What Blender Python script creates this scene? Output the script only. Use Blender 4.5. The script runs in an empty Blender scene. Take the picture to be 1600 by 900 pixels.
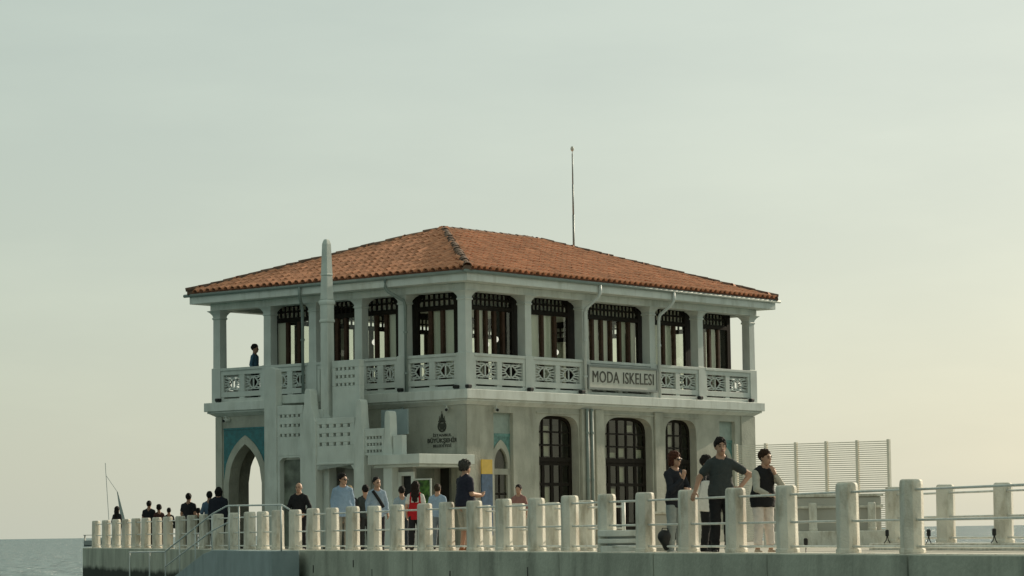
import bpy, bmesh, math, random
import numpy as np
from mathutils import Matrix, Vector
R_ = math.radians
random.seed(7)
SC = bpy.context.scene
COL = SC.collection

# ------------------------------------------------------------------ camera, sky, sun, exposure
cd = bpy.data.cameras.new('camera'); cam = bpy.data.objects.new('camera', cd); COL.objects.link(cam)
cd.sensor_width = 36.0; cd.lens = 4360 / 1600 * 36; cd.clip_start = 0.5; cd.clip_end = 90000
cam.matrix_world = Matrix.Translation((0, 0, 0.36)) @ Matrix.Rotation(R_(95.0), 4, 'X') @ Matrix.Rotation(R_(-0.796), 4, 'Z')
SC.camera = cam
SUN_EL, SUN_AZ = 21.0, 47.5            # azimuth measured from +X (right) towards +Y (away)
sd = Vector((math.cos(R_(SUN_EL)) * math.cos(R_(SUN_AZ)), math.cos(R_(SUN_EL)) * math.sin(R_(SUN_AZ)), math.sin(R_(SUN_EL))))
w = bpy.data.worlds.new('World'); SC.world = w; w.use_nodes = True
nt = w.node_tree; N = nt.nodes; LK = nt.links
bg = N['Background']
sky = N.new('ShaderNodeTexSky'); sky.sky_type = 'NISHITA'; sky.sun_disc = False
sky.sun_elevation = R_(SUN_EL); sky.sun_rotation = R_(90 - SUN_AZ)
sky.air_density = 1.0; sky.dust_density = 2.2; sky.ozone_density = 1.0
SKY_STRENGTH = 0.12
# thin summer haze over the clear sky: part of the Nishita light plus an even veil that thickens towards the horizon
def nmath(op, a, b=None, c=None):
    x = N.new('ShaderNodeMath'); x.operation = op
    for i, v_ in enumerate((a, b, c)):
        if v_ is None: continue
        if isinstance(v_, (int, float)): x.inputs[i].default_value = v_
        else: LK.new(v_, x.inputs[i])
    return x.outputs[0]
def nmix(kind, fac, a, b):
    x = N.new('ShaderNodeMixRGB'); x.blend_type = kind
    for i, v_ in enumerate((fac, a, b)):
        if isinstance(v_, (int, float)): x.inputs[i].default_value = v_
        elif isinstance(v_, tuple): x.inputs[i].default_value = (*v_, 1)
        else: LK.new(v_, x.inputs[i])
    return x.outputs[0]
tcw = N.new('ShaderNodeTexCoord'); sx = N.new('ShaderNodeSeparateXYZ'); LK.new(tcw.outputs['Generated'], sx.inputs[0])
elev = nmath('MAXIMUM', sx.outputs['Z'], 0.0)
hfac = nmath('POWER', 2.718, nmath('MULTIPLY', elev, -11.0))
K = 1 / SKY_STRENGTH
veil = nmix('ADD', hfac, tuple(c * K for c in (0.392, 0.452, 0.362)), tuple(c * K for c in (0.105, 0.075, 0.085)))
dotn = N.new('ShaderNodeVectorMath'); dotn.operation = 'DOT_PRODUCT'; LK.new(tcw.outputs['Generated'], dotn.inputs[0]); dotn.inputs[1].default_value = tuple(sd)
fwd = nmath('POWER', nmath('MULTIPLY_ADD', dotn.outputs['Value'], 0.5, 0.5), 1.6)      # haze scatters forwards: paler round the sun, bluer and dimmer away from it
veil = nmix('MULTIPLY', 1.0, veil, nmix('MIX', fwd, (0.70, 0.72, 0.68), (1.10, 1.095, 1.095)))
base = nmix('ADD', 1.0, nmix('MULTIPLY', 1.0, sky.outputs[0], (0.22, 0.22, 0.25)), veil)
mpw = N.new('ShaderNodeMapping'); mpw.inputs['Scale'].default_value = (3.2, 3.2, 13.0); mpw.inputs['Rotation'].default_value = (0.12, 0.18, 0.3)
LK.new(tcw.outputs['Generated'], mpw.inputs['Vector'])
nzw = N.new('ShaderNodeTexNoise'); nzw.inputs['Scale'].default_value = 1.6; nzw.inputs['Detail'].default_value = 7; nzw.inputs['Roughness'].default_value = 0.55
LK.new(mpw.outputs[0], nzw.inputs['Vector'])
rpw = N.new('ShaderNodeValToRGB'); rpw.color_ramp.elements[0].position = 0.44; rpw.color_ramp.elements[1].position = 0.66; LK.new(nzw.outputs['Fac'], rpw.inputs[0])
wisp = nmix('MULTIPLY', 1.0, base, (1.06, 1.055, 1.045))
LK.new(nmix('MIX', rpw.outputs[0], base, wisp), bg.inputs[0]); bg.inputs[1].default_value = SKY_STRENGTH
sl = bpy.data.lights.new('sun', 'SUN'); sl.energy = 5.0; sl.angle = R_(0.6); sl.color = (1.0, 0.86, 0.66)
so = bpy.data.objects.new('sun', sl); COL.objects.link(so)
so.rotation_euler = sd.to_track_quat('Z', 'Y').to_euler()
SC.view_settings.view_transform = 'Standard'; SC.view_settings.look = 'None'
SC.view_settings.gamma = 1.0; SC.view_settings.use_curve_mapping = False
SC.view_settings.exposure = 0.0
SC.cycles.transparent_max_bounces = 16
SC.cycles.max_bounces = 6

# ------------------------------------------------------------------ materials
def mat(name, col, rough=0.7, var=0.15, scale=3.0, dirt=None, dirt_amt=0.0, dirt_scale=(1, 1, 1), bump=0.0, bump_scale=40.0,
        metallic=0.0, island=0.0, spec=0.3):
    m = bpy.data.materials.new(name); m.use_nodes = True
    n = m.node_tree.nodes; l = m.node_tree.links
    b = n['Principled BSDF']; b.inputs['Roughness'].default_value = rough; b.inputs['Metallic'].default_value = metallic
    b.inputs['Specular IOR Level'].default_value = spec
    tc = n.new('ShaderNodeNewGeometry')
    nz = n.new('ShaderNodeTexNoise'); nz.inputs['Scale'].default_value = scale; nz.inputs['Detail'].default_value = 6
    l.new(tc.outputs['Position'], nz.inputs['Vector'])
    rp = n.new('ShaderNodeValToRGB'); rp.color_ramp.elements[0].position = 0.3; rp.color_ramp.elements[1].position = 0.72
    c = Vector(col)
    rp.color_ramp.elements[0].color = (*(c * (1 - var)), 1); rp.color_ramp.elements[1].color = (*(c * (1 + var)), 1)
    l.new(nz.outputs['Fac'], rp.inputs['Fac']); out = rp.outputs['Color']
    if dirt:
        mp = n.new('ShaderNodeMapping'); mp.inputs['Scale'].default_value = dirt_scale
        l.new(tc.outputs['Position'], mp.inputs['Vector'])
        n2 = n.new('ShaderNodeTexNoise'); n2.inputs['Scale'].default_value = 1.0; n2.inputs['Detail'].default_value = 8; n2.inputs['Roughness'].default_value = 0.65
        l.new(mp.outputs[0], n2.inputs['Vector'])
        r2 = n.new('ShaderNodeValToRGB'); r2.color_ramp.elements[0].position = 0.48; r2.color_ramp.elements[1].position = 0.70
        l.new(n2.outputs['Fac'], r2.inputs['Fac'])
        ml = n.new('ShaderNodeMath'); ml.operation = 'MULTIPLY'; ml.inputs[1].default_value = dirt_amt
        l.new(r2.outputs['Color'], ml.inputs[0])
        mx = n.new('ShaderNodeMixRGB'); mx.inputs[2].default_value = (*dirt, 1)
        l.new(ml.outputs[0], mx.inputs[0]); l.new(out, mx.inputs[1]); out = mx.outputs[0]
    if island:
        g = n.new('ShaderNodeNewGeometry'); oi = n.new('ShaderNodeObjectInfo')
        ad = n.new('ShaderNodeMath'); ad.operation = 'ADD'; l.new(g.outputs['Random Per Island'], ad.inputs[0]); l.new(oi.outputs['Random'], ad.inputs[1])
        fr = n.new('ShaderNodeMath'); fr.operation = 'FRACT'; l.new(ad.outputs[0], fr.inputs[0])
        mr = n.new('ShaderNodeMapRange'); mr.inputs['To Min'].default_value = 1 - island; mr.inputs['To Max'].default_value = 1 + island
        l.new(fr.outputs[0], mr.inputs['Value'])
        hs = n.new('ShaderNodeHueSaturation'); l.new(mr.outputs[0], hs.inputs['Value']); l.new(out, hs.inputs['Color']); out = hs.outputs[0]
    l.new(out, b.inputs['Base Color'])
    if bump:
        nb = n.new('ShaderNodeTexNoise'); nb.inputs['Scale'].default_value = bump_scale; nb.inputs['Detail'].default_value = 5
        l.new(tc.outputs['Position'], nb.inputs['Vector'])
        bp = n.new('ShaderNodeBump'); bp.inputs['Strength'].default_value = bump; bp.inputs['Distance'].default_value = 0.02
        l.new(nb.outputs['Fac'], bp.inputs['Height']); l.new(bp.outputs[0], b.inputs['Normal'])
    return m

M = {}
M['post'] = mat('painted_concrete', (0.73, 0.70, 0.61), 0.75, 0.12, 2.2, (0.34, 0.29, 0.20), 0.75, (5, 5, 1.6), 0.5, 30)
M['white'] = mat('white_paint', (0.70, 0.73, 0.69), 0.6, 0.08, 1.4, (0.40, 0.41, 0.35), 0.55, (2.4, 2.4, .5), 0.1, 25)
M['trim'] = mat('grey_paint', (0.60, 0.635, 0.60), 0.6, 0.08, 2, (0.35, 0.37, 0.33), 0.35, (2, 2, .4), 0.1, 25)
M['stair'] = mat('white_plaster', (0.61, 0.65, 0.61), 0.8, 0.09, 1.6, (0.36, 0.39, 0.35), 0.55, (2, 2, .5), 0.15, 20)
M['wall'] = mat('stone_wall', (0.46, 0.46, 0.395), 0.85, 0.16, 1.6, (0.24, 0.235, 0.19), 0.65, (1.6, 1.6, .45), 0.6, 18)
M['tile'] = mat('terracotta', (0.58, 0.26, 0.145), 0.8, 0.18, 6, (0.22, 0.13, 0.09), 0.35, (5, 5, 5), 0.2, 30, island=0.16)
M['tilebed'] = mat('terracotta_bed', (0.20, 0.085, 0.05), 0.9, 0.2, 8)
M['ridge'] = mat('weathered_terracotta', (0.15, 0.095, 0.07), 0.9, 0.3, 7, (0.35, 0.22, 0.14), 0.5, (5, 5, 5), 0.3, 30, island=0.3)
M['wood'] = mat('dark_wood', (0.020, 0.016, 0.012), 0.6, 0.25, 8, spec=.12)
M['mull'] = mat('brown_wood', (0.075, 0.042, 0.028), 0.6, 0.25, 8, spec=.15)
M['teal'] = mat('teal_tile', (0.014, 0.155, 0.175), 0.35, 0.3, 9, spec=0.5)
M['teal2'] = mat('pale_tile', (0.33, 0.40, 0.36), 0.5, 0.1, 7)
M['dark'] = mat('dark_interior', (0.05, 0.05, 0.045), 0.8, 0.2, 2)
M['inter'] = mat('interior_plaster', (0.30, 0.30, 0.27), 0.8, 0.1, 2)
M['metal'] = mat('grey_metal', (0.22, 0.25, 0.24), 0.5, 0.1, 6, metallic=0.3)
M['pipe'] = mat('painted_pipe', (0.62, 0.66, 0.64), 0.5, 0.08, 6)
M['dpipe'] = mat('drain_pipe', (0.25, 0.30, 0.28), 0.55, 0.1, 6)
M['rail'] = mat('rail_paint', (0.74, 0.75, 0.70), 0.45, 0.08, 8, (0.3, 0.2, 0.12), 0.3, (6, 6, 6))
M['black'] = mat('black_plastic', (0.02, 0.02, 0.02), 0.5, 0.2, 8)
M['yellow'] = mat('yellow_print', (0.62, 0.42, 0.075), 0.6, 0.08, 6)
M['blue'] = mat('blue_print', (0.06, 0.115, 0.20), 0.6, 0.25, 9)
M['signw'] = mat('sign_board', (0.60, 0.60, 0.54), 0.6, 0.04, 4)
M['ink'] = mat('dark_lettering', (0.06, 0.062, 0.05), 0.7, 0.1, 4)
M['deck'] = mat('concrete_deck', (0.40, 0.38, 0.32), 0.9, 0.12, 1.5, (0.22, 0.21, 0.18), 0.4, (.8, .8, .8), 0.3, 14)
M['screen'] = mat('screen_paint', (0.74, 0.70, 0.60), 0.6, 0.06, 5)
M['lowwall'] = mat('rendered_wall', (0.50, 0.48, 0.42), 0.85, 0.08, 2, (0.3, 0.29, 0.25), 0.3, (1, 1, 1))
M['green'] = mat('poster_green', (0.07, 0.16, 0.03), 0.6, 0.8, 6, (0.02, 0.03, 0.02), 0.9, (4, 4, 4))
M['hull'] = mat('boat_hull', (0.45, 0.48, 0.47), 0.4, 0.05, 2)
M['sail'] = mat('sail_cloth', (0.42, 0.45, 0.43), 0.8, 0.05, 2)
M['lampglass'] = bpy.data.materials.new('lit_globe'); M['lampglass'].use_nodes = True
_b = M['lampglass'].node_tree.nodes['Principled BSDF']; _b.inputs['Base Color'].default_value = (.9, .9, .85, 1)
_b.inputs['Emission Color'].default_value = (1, .97, .88, 1); _b.inputs['Emission Strength'].default_value = 0.9

def glass_mat(name, tint, rough=0.03):
    m = bpy.data.materials.new(name); m.use_nodes = True; n = m.node_tree.nodes; l = m.node_tree.links
    n.remove(n['Principled BSDF']); o = n['Material Output']
    t = n.new('ShaderNodeBsdfTransparent'); t.inputs[0].default_value = (*tint, 1)
    g = n.new('ShaderNodeBsdfGlossy'); g.inputs['Roughness'].default_value = rough; g.inputs[0].default_value = (.9, .92, .9, 1)
    lw = n.new('ShaderNodeLayerWeight'); lw.inputs['Blend'].default_value = 0.5
    pw = n.new('ShaderNodeMath'); pw.operation = 'POWER'; pw.inputs[1].default_value = 5.0; l.new(lw.outputs['Facing'], pw.inputs[0])
    f = n.new('ShaderNodeMath'); f.operation = 'MULTIPLY_ADD'; f.inputs[1].default_value = 0.9; f.inputs[2].default_value = 0.04; l.new(pw.outputs[0], f.inputs[0])
    tc = n.new('ShaderNodeTexCoord'); nz = n.new('ShaderNodeTexNoise'); nz.inputs['Scale'].default_value = 1.3
    bp = n.new('ShaderNodeBump'); bp.inputs['Strength'].default_value = 0.05; bp.inputs['Distance'].default_value = 0.05
    l.new(tc.outputs['Object'], nz.inputs['Vector']); l.new(nz.outputs['Fac'], bp.inputs['Height']); l.new(bp.outputs[0], g.inputs['Normal'])
    x = n.new('ShaderNodeMixShader'); l.new(f.outputs[0], x.inputs[0]); l.new(t.outputs[0], x.inputs[1]); l.new(g.outputs[0], x.inputs[2])
    l.new(x.outputs[0], o.inputs[0]); return m
M['glass'] = glass_mat('window_glass', (0.92, 0.93, 0.89))
M['glass2'] = glass_mat('door_glass', (0.80, 0.81, 0.76), 0.06)

# pier wall: stained concrete with a dark weed band near the water
def pier_mat(name, col):
    m = mat(name, col, 0.9, 0.20, .9, tuple(c * 0.5 for c in col), 0.75, (1.3, 1.3, .35), 0.7, 12)
    n = m.node_tree.nodes; l = m.node_tree.links; b = n['Principled BSDF']
    src = b.inputs['Base Color'].links[0].from_socket
    g = n.new('ShaderNodeNewGeometry'); sx = n.new('ShaderNodeSeparateXYZ'); l.new(g.outputs['Position'], sx.inputs[0])
    nz = n.new('ShaderNodeTexNoise'); nz.inputs['Scale'].default_value = .55; nz.inputs['Detail'].default_value = 9; nz.inputs['Roughness'].default_value = .7; l.new(g.outputs['Position'], nz.inputs['Vector'])
    ma = n.new('ShaderNodeMath'); ma.operation = 'MULTIPLY_ADD'; ma.inputs[1].default_value = -0.45; l.new(nz.outputs['Fac'], ma.inputs[0]); l.new(sx.outputs['Z'], ma.inputs[2])
    mr = n.new('ShaderNodeMapRange'); mr.inputs['From Min'].default_value = -0.84; mr.inputs['From Max'].default_value = -1.0; l.new(ma.outputs[0], mr.inputs['Value'])
    mx = n.new('ShaderNodeMixRGB'); mx.inputs[2].default_value = (0.028, 0.036, 0.026, 1)
    l.new(mr.outputs[0], mx.inputs[0]); l.new(src, mx.inputs[1]); l.new(mx.outputs[0], b.inputs['Base Color'])
    return m
M['pier'] = pier_mat('pier_concrete', (0.44, 0.46, 0.385))
M['frosted'] = mat('frosted_pane', (0.90, 0.90, 0.82), 0.85, 0.03, 1.5)
for key_, fac_ in (('frosted', .6),):
    _n = M[key_].node_tree.nodes; _l = M[key_].node_tree.links; _p = _n['Principled BSDF']; _t = _n.new('ShaderNodeBsdfTranslucent'); _x = _n.new('ShaderNodeMixShader'); _x.inputs[0].default_value = fac_
    _l.new(_p.inputs['Base Color'].links[0].from_socket, _t.inputs[0]); _l.new(_p.outputs[0], _x.inputs[1]); _l.new(_t.outputs[0], _x.inputs[2]); _l.new(_x.outputs[0], _n['Material Output'].inputs[0])
M['blind'] = mat('blind_and_light_patch', (0.90, 0.90, 0.82), 0.85, 0.03, 1.5)  # upper-room blinds, also the painted-in light patches of the arched doors
_n = M['blind'].node_tree.nodes; _l = M['blind'].node_tree.links; _p = _n['Principled BSDF']; _t = _n.new('ShaderNodeBsdfTranslucent'); _x = _n.new('ShaderNodeMixShader'); _x.inputs[0].default_value = 0.12
_l.new(_p.inputs['Base Color'].links[0].from_socket, _t.inputs[0]); _l.new(_p.outputs[0], _x.inputs[1]); _l.new(_t.outputs[0], _x.inputs[2]); _l.new(_x.outputs[0], _n['Material Output'].inputs[0])
M['ramp'] = mat('blue_grey_concrete', (0.31, 0.38, 0.39), 0.85, 0.1, 2, (0.12, 0.16, 0.16), 0.4, (1.5, 1.5, .5), 0.2, 16)

# water
def water_mat():
    m = bpy.data.materials.new('sea_water'); m.use_nodes = True; n = m.node_tree.nodes; l = m.node_tree.links
    b = n['Principled BSDF']; b.inputs['Base Color'].default_value = (0.045, 0.115, 0.118, 1); b.inputs['Roughness'].default_value = 0.22
    b.inputs['IOR'].default_value = 1.33; b.inputs['Specular IOR Level'].default_value = 0.24; b.inputs['Specular Tint'].default_value = (0.74, 0.95, 0.93, 1)
    g = n.new('ShaderNodeNewGeometry'); mp = n.new('ShaderNodeMapping'); mp.inputs['Scale'].default_value = (0.8, 0.22, 1); l.new(g.outputs['Position'], mp.inputs[0])
    n1 = n.new('ShaderNodeTexNoise'); n1.inputs['Scale'].default_value = 1.0; n1.inputs['Detail'].default_value = 5; l.new(mp.outputs[0], n1.inputs['Vector'])
    bp = n.new('ShaderNodeBump'); bp.inputs['Strength'].default_value = 1.0; bp.inputs['Distance'].default_value = 3.5
    l.new(n1.outputs['Fac'], bp.inputs['Height']); l.new(bp.outputs[0], b.inputs['Normal'])
    return m
M['water'] = water_mat()
M['frost'] = mat('frosted_glass', (.15, .17, .14), .35, .55, 3.0)
M['teal3'] = mat('weathered_teal_tile', (.13, .27, .25), .4, .3, 9)

# ------------------------------------------------------------------ mesh helpers
FR = lambda s, d, z: (s, d, z)      # facade facing -v : s = u
FL = lambda s, d, z: (d, s, z)      # facade facing -u : s = v

class MB:
    def __init__(self): self.v = []; self.f = []; self.m = []
    def add(self, vs, fs, m=0):
        o = len(self.v); self.v += [tuple(p) for p in vs]; self.f += [tuple(i + o for i in f) for f in fs]; self.m += [m] * len(fs)
    def box(self, x0, x1, y0, y1, z0, z1, m=0):
        self.add([(x0, y0, z0), (x1, y0, z0), (x1, y1, z0), (x0, y1, z0), (x0, y0, z1), (x1, y0, z1), (x1, y1, z1), (x0, y1, z1)],
                 [(0, 3, 2, 1), (4, 5, 6, 7), (0, 1, 5, 4), (1, 2, 6, 5), (2, 3, 7, 6), (3, 0, 4, 7)], m)
    def fbox(self, fr, s0, s1, d0, d1, z0, z1, m=0):
        a = fr(s0, d0, z0); b = fr(s1, d1, z1)
        self.box(min(a[0], b[0]), max(a[0], b[0]), min(a[1], b[1]), max(a[1], b[1]), z0, z1, m)
    def prism(self, fr, pts, d0, d1, m=0):
        n = len(pts); vs = [fr(s, d0, z) for s, z in pts] + [fr(s, d1, z) for s, z in pts]
        fs = [tuple(range(n)), tuple(range(2 * n - 1, n - 1, -1))] + [(i, (i + 1) % n, (i + 1) % n + n, i + n) for i in range(n)]
        self.add(vs, fs, m)
    def loft(self, rings, m=0, caps=True):
        n = len(rings[0]); vs = [p for r in rings for p in r]; fs = []
        for k in range(len(rings) - 1):
            for i in range(n): fs.append((k * n + i, k * n + (i + 1) % n, (k + 1) * n + (i + 1) % n, (k + 1) * n + i))
        if caps: fs += [tuple(range(n - 1, -1, -1)), tuple(range((len(rings) - 1) * n, len(rings) * n))]
        self.add(vs, fs, m)
    def tube(self, pts, r, n=8, m=0):
        pts = [Vector(p) for p in pts]; rings = []
        for i, p in enumerate(pts):
            t = (pts[min(i + 1, len(pts) - 1)] - pts[max(i - 1, 0)]).normalized()
            a = t.cross(Vector((0, 0, 1)));  a = a.normalized() if a.length > 1e-3 else Vector((1, 0, 0))
            b = a.cross(t)
            rings.append([p + (a * math.cos(2 * math.pi * k / n) + b * math.sin(2 * math.pi * k / n)) * r for k in range(n)])
        self.loft(rings, m)
    def sq(self, c, prof, m=0, n=4, rot=math.pi / 4, k=1.0):      # loft of n-gons: prof [(z, half width)]
        rings = [[(c[0] + h / math.cos(math.pi / n) * math.cos(rot + 2 * math.pi * i / n), c[1] + h / math.cos(math.pi / n) * math.sin(rot + 2 * math.pi * i / n) * k, c[2] + z) for i in range(n)] for z, h in prof]
        self.loft(rings, m)
    def ball(self, c, r, n=8, k=6, m=0):
        rx, ry, rz = r if hasattr(r, '__len__') else (r, r, r)
        rings = []
        for j in range(k + 1):
            a = -math.pi / 2 + math.pi * min(max(j / k, .02), .98)
            rings.append([(c[0] + rx * math.cos(a) * math.cos(2 * math.pi * i / n), c[1] + ry * math.cos(a) * math.sin(2 * math.pi * i / n), c[2] + rz * math.sin(a)) for i in range(n)])
        self.loft(rings, m)
    def mesh(self, name, mats, bevel=0.0, smooth=False, seg=1):
        me = bpy.data.meshes.new(name); me.from_pydata(self.v, [], self.f)
        mats = mats if isinstance(mats, (list, tuple)) else [mats]
        for mm in mats: me.materials.append(mm)
        me.polygons.foreach_set('material_index', self.m)
        bm = bmesh.new(); bm.from_mesh(me); bmesh.ops.recalc_face_normals(bm, faces=bm.faces)
        if bevel:
            es = [e for e in bm.edges if len(e.link_faces) == 2 and e.calc_face_angle(0) > R_(40)]
            bmesh.ops.bevel(bm, geom=es, offset=bevel, segments=seg, affect='EDGES', clamp_overlap=True)
        bm.to_mesh(me); bm.free()
        if smooth: me.polygons.foreach_set('use_smooth', [True] * len(me.polygons))
        return me
    def build(self, name, mats, parent=None, **k): return link(name, self.mesh(name, mats, **k), parent)

def link(name, me, parent=None, loc=None, M4=None):
    o = bpy.data.objects.new(name, me); COL.objects.link(o)
    if parent: o.parent = parent
    if M4 is not None: o.matrix_local = M4
    elif loc is not None: o.location = loc
    return o
def tag(o, label, cat, group=None):
    o['label'] = label; o['category'] = cat
    if group: o['group'] = group
    return o
def thing(name, label, cat, loc=(0, 0, 0), rz=0, group=None):
    o = bpy.data.objects.new(name, None); COL.objects.link(o); o.location = loc; o.rotation_euler = (0, 0, rz); o.empty_display_size = .3
    return tag(o, label, cat, group)
def struct(o, kind='structure'): o['kind'] = kind; return o

def basket(s0, s1, zs, zt, n=14, e=2.5):
    c, w_ = (s0 + s1) / 2, (s1 - s0) / 2; out = []
    for i in range(n + 1):
        a = math.pi * (1 - i / n); x, y = math.cos(a), math.sin(a)
        out.append((c + w_ * math.copysign(abs(x) ** (2 / e), x), zs + (zt - zs) * abs(y) ** (2 / e)))
    out[0] = (s0, zs); out[-1] = (s1, zs); return out
def pointed(s0, s1, zs, zt, n=16):
    c, w_ = (s0 + s1) / 2, (s1 - s0) / 2; h = (zt - zs) / w_; r = (1 + h * h) / 2 if h > 1 else 1.0
    out = []
    for i in range(n + 1):
        x = -1 + 2 * i / n; q = abs(x) + r - 1; z = math.sqrt(max(r * r - q * q, 0)); 
        if h <= 1: z *= h
        out.append((c + w_ * x, zs + w_ * z))
    return out
def wall_ops(mb, fr, s0, s1, zb, zt, d0, d1, ops, m=0):
    """solid wall with openings ops = [(a, b, z0, top outline points)]"""
    cur = s0
    for a, b, z0, arch in ops:
        if a > cur + 1e-4: mb.fbox(fr, cur, a, d0, d1, zb, zt, m)
        if z0 > zb: mb.fbox(fr, a, b, d0, d1, zb, z0, m)
        mb.prism(fr, [(a, zt)] + list(arch) + [(b, zt)], d0, d1, m); cur = b
    if s1 > cur + 1e-4: mb.fbox(fr, cur, s1, d0, d1, zb, zt, m)
def band(mb, fr, inner, outer, d0, d1, m=0):
    n = len(inner)
    for i in range(n - 1): mb.prism(fr, [inner[i], inner[i + 1], outer[i + 1], outer[i]], d0, d1, m)
def flat(s0, s1, z): return [(s0, z), (s1, z)]

WATER_Z = -1.54; DECK_Z = -0.05
# ------------------------------------------------------------------ setting: sea, pier
mb = MB(); mb.add([(-40000, -60, WATER_Z), (40000, -60, WATER_Z), (40000, 60000, WATER_Z), (-40000, 60000, WATER_Z)], [(0, 1, 2, 3)])
struct(mb.build('sea', M['water']))

NEAR = [(6.75, 33.76), (5.36, 37.85), (4.72, 39.74), (4.05, 41.72), (3.43, 43.54), (2.80, 45.40), (2.19, 47.20), (1.60, 48.94), (0.99, 50.75),
        (0.40, 52.48), (-0.22, 54.31), (-0.81, 56.03), (-1.41, 57.81), (-1.91, 59.28), (-2.59, 61.28), (-3.17, 62.98), (-3.76, 64.72), (-4.34, 66.44), (-4.91, 68.11), (-5.48, 69.79)]
PLAT = [(-6.07, 71.59), (-6.62, 73.47), (-7.14, 75.27), (-7.80, 77.54), (-8.48, 79.89), (-9.10, 82.03), (-9.71, 84.12), (-10.30, 86.14), (-10.97, 88.45), (-11.58, 90.54),
        (-12.25, 92.85), (-12.86, 94.97), (-13.49, 97.12), (-14.18, 99.52), (-14.89, 101.96), (-15.66, 104.61)]
EDGE = 0.19
def off(p, n, d): return (p[0] + n[0] * d, p[1] + n[1] * d)
nN = Vector((-0.947, -0.322)); nP = Vector((-0.960, -0.279))     # outward (seaward) normals of the two edges
corner = (-5.86, 70.95)
pA = off((8.76, 27.84), nN, EDGE); pB = off(corner, nP, EDGE); pC = off((-16.05, 106.0), nP, EDGE)
far_edge = [(13.2, 31.0), (6.9, 49.6), (6.55, 52.5), (9.9, 66.0), (10.3, 73.0), (11.6, 92.0), (0.5, 106.5)]
poly = [pA, pB, pC] + far_edge[::-1]
mb = MB(); n_ = len(poly)
mb.add([(x, y, DECK_Z) for x, y in poly] + [(x, y, -4.0) for x, y in poly],
       [tuple(range(n_))] + [(i, (i + 1) % n_, (i + 1) % n_ + n_, i + n_) for i in range(n_)])
deck = struct(mb.build('pier_deck', M['deck']))
# concrete facing panels hung in front of the deck edge, with open joints, and the kerb on top
def edge_dir(a, b): d = Vector((b[0] - a[0], b[1] - a[1])); return d.length, d.normalized()
def panel_run(a, b, nrm, cuts, thick, name, m, z0, z1, gap=0.03, out=0.0, bev=0.012, par=deck):
    Ln, d = edge_dir(a, b)
    for c0, c1 in zip(cuts[:-1], cuts[1:]):
        mb = MB(); g0 = c0 + gap / 2; g1 = c1 - gap / 2; j = random.uniform(-.006, .006)
        P = [off((a[0] + d.x * t, a[1] + d.y * t), nrm, o) for t, o in ((g0, out + j), (g1, out + j), (g1, out + thick + j), (g0, out + thick + j))]
        mb.loft([[(x, y, z0) for x, y in P], [(x, y, z1) for x, y in P]])
        mb.build(name, m, par, bevel=bev)
L1, _ = edge_dir(pA, pB); L2, _ = edge_dir(pB, pC)
def t_of(x, y): return (Vector((x, y)) - Vector(pA)).dot(edge_dir(pA, pB)[1])
j1 = t_of(5.5, 37.4)
cuts = [0, j1 - 4.7, j1] + [j1 + 4.6 * k for k in range(1, 7)] + [L1 - 0.35]
panel_run(pA, pB, nN, cuts, 0.14, 'wall_panel', M['pier'], -2.6, -0.012, gap=.045)
panel_run(pB, pC, nP, [0.02] + [5.2 * k for k in range(1, 7)] + [L2], 0.14, 'wall_panel', M['pier'], -2.6, -0.012, gap=.03)
panel_run(pA, pB, nN, [3.1 * k for k in range(0, int(L1 / 3.1) + 1)] + [L1 - .02], 0.39, 'kerb', M['post'], -0.10, 0.0, gap=.012, out=-0.39, bev=.015)
panel_run(pB, pC, nP, [3.1 * k for k in range(0, int(L2 / 3.1) + 1)] + [L2 - .02], 0.38, 'kerb', M['post'], -0.10, 0.003, gap=.012, out=-0.385, bev=.015)

# weep holes low in the near wall
for x_, z_, h_ in ((5.9, -.55, .10), (3.05, -.62, .05), (0.35, -.42, .13), (-1.2, -.50, .10), (-3.05, -.52, .11), (-3.55, -.30, .08), (-4.7, -.45, .09)):
    f_ = (x_ - pA[0]) / (pB[0] - pA[0]); q_ = off((x_, pA[1] + (pB[1] - pA[1]) * f_), nN, .135)
    mb = MB(); mb.box(-.02, .02, -.012, .012, -h_, h_); o_ = mb.build('weep_hole', M['black'], deck); o_.location = (q_[0], q_[1], z_); o_.rotation_euler = (0, 0, math.atan2(nN.y, nN.x) + math.pi / 2)

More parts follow.
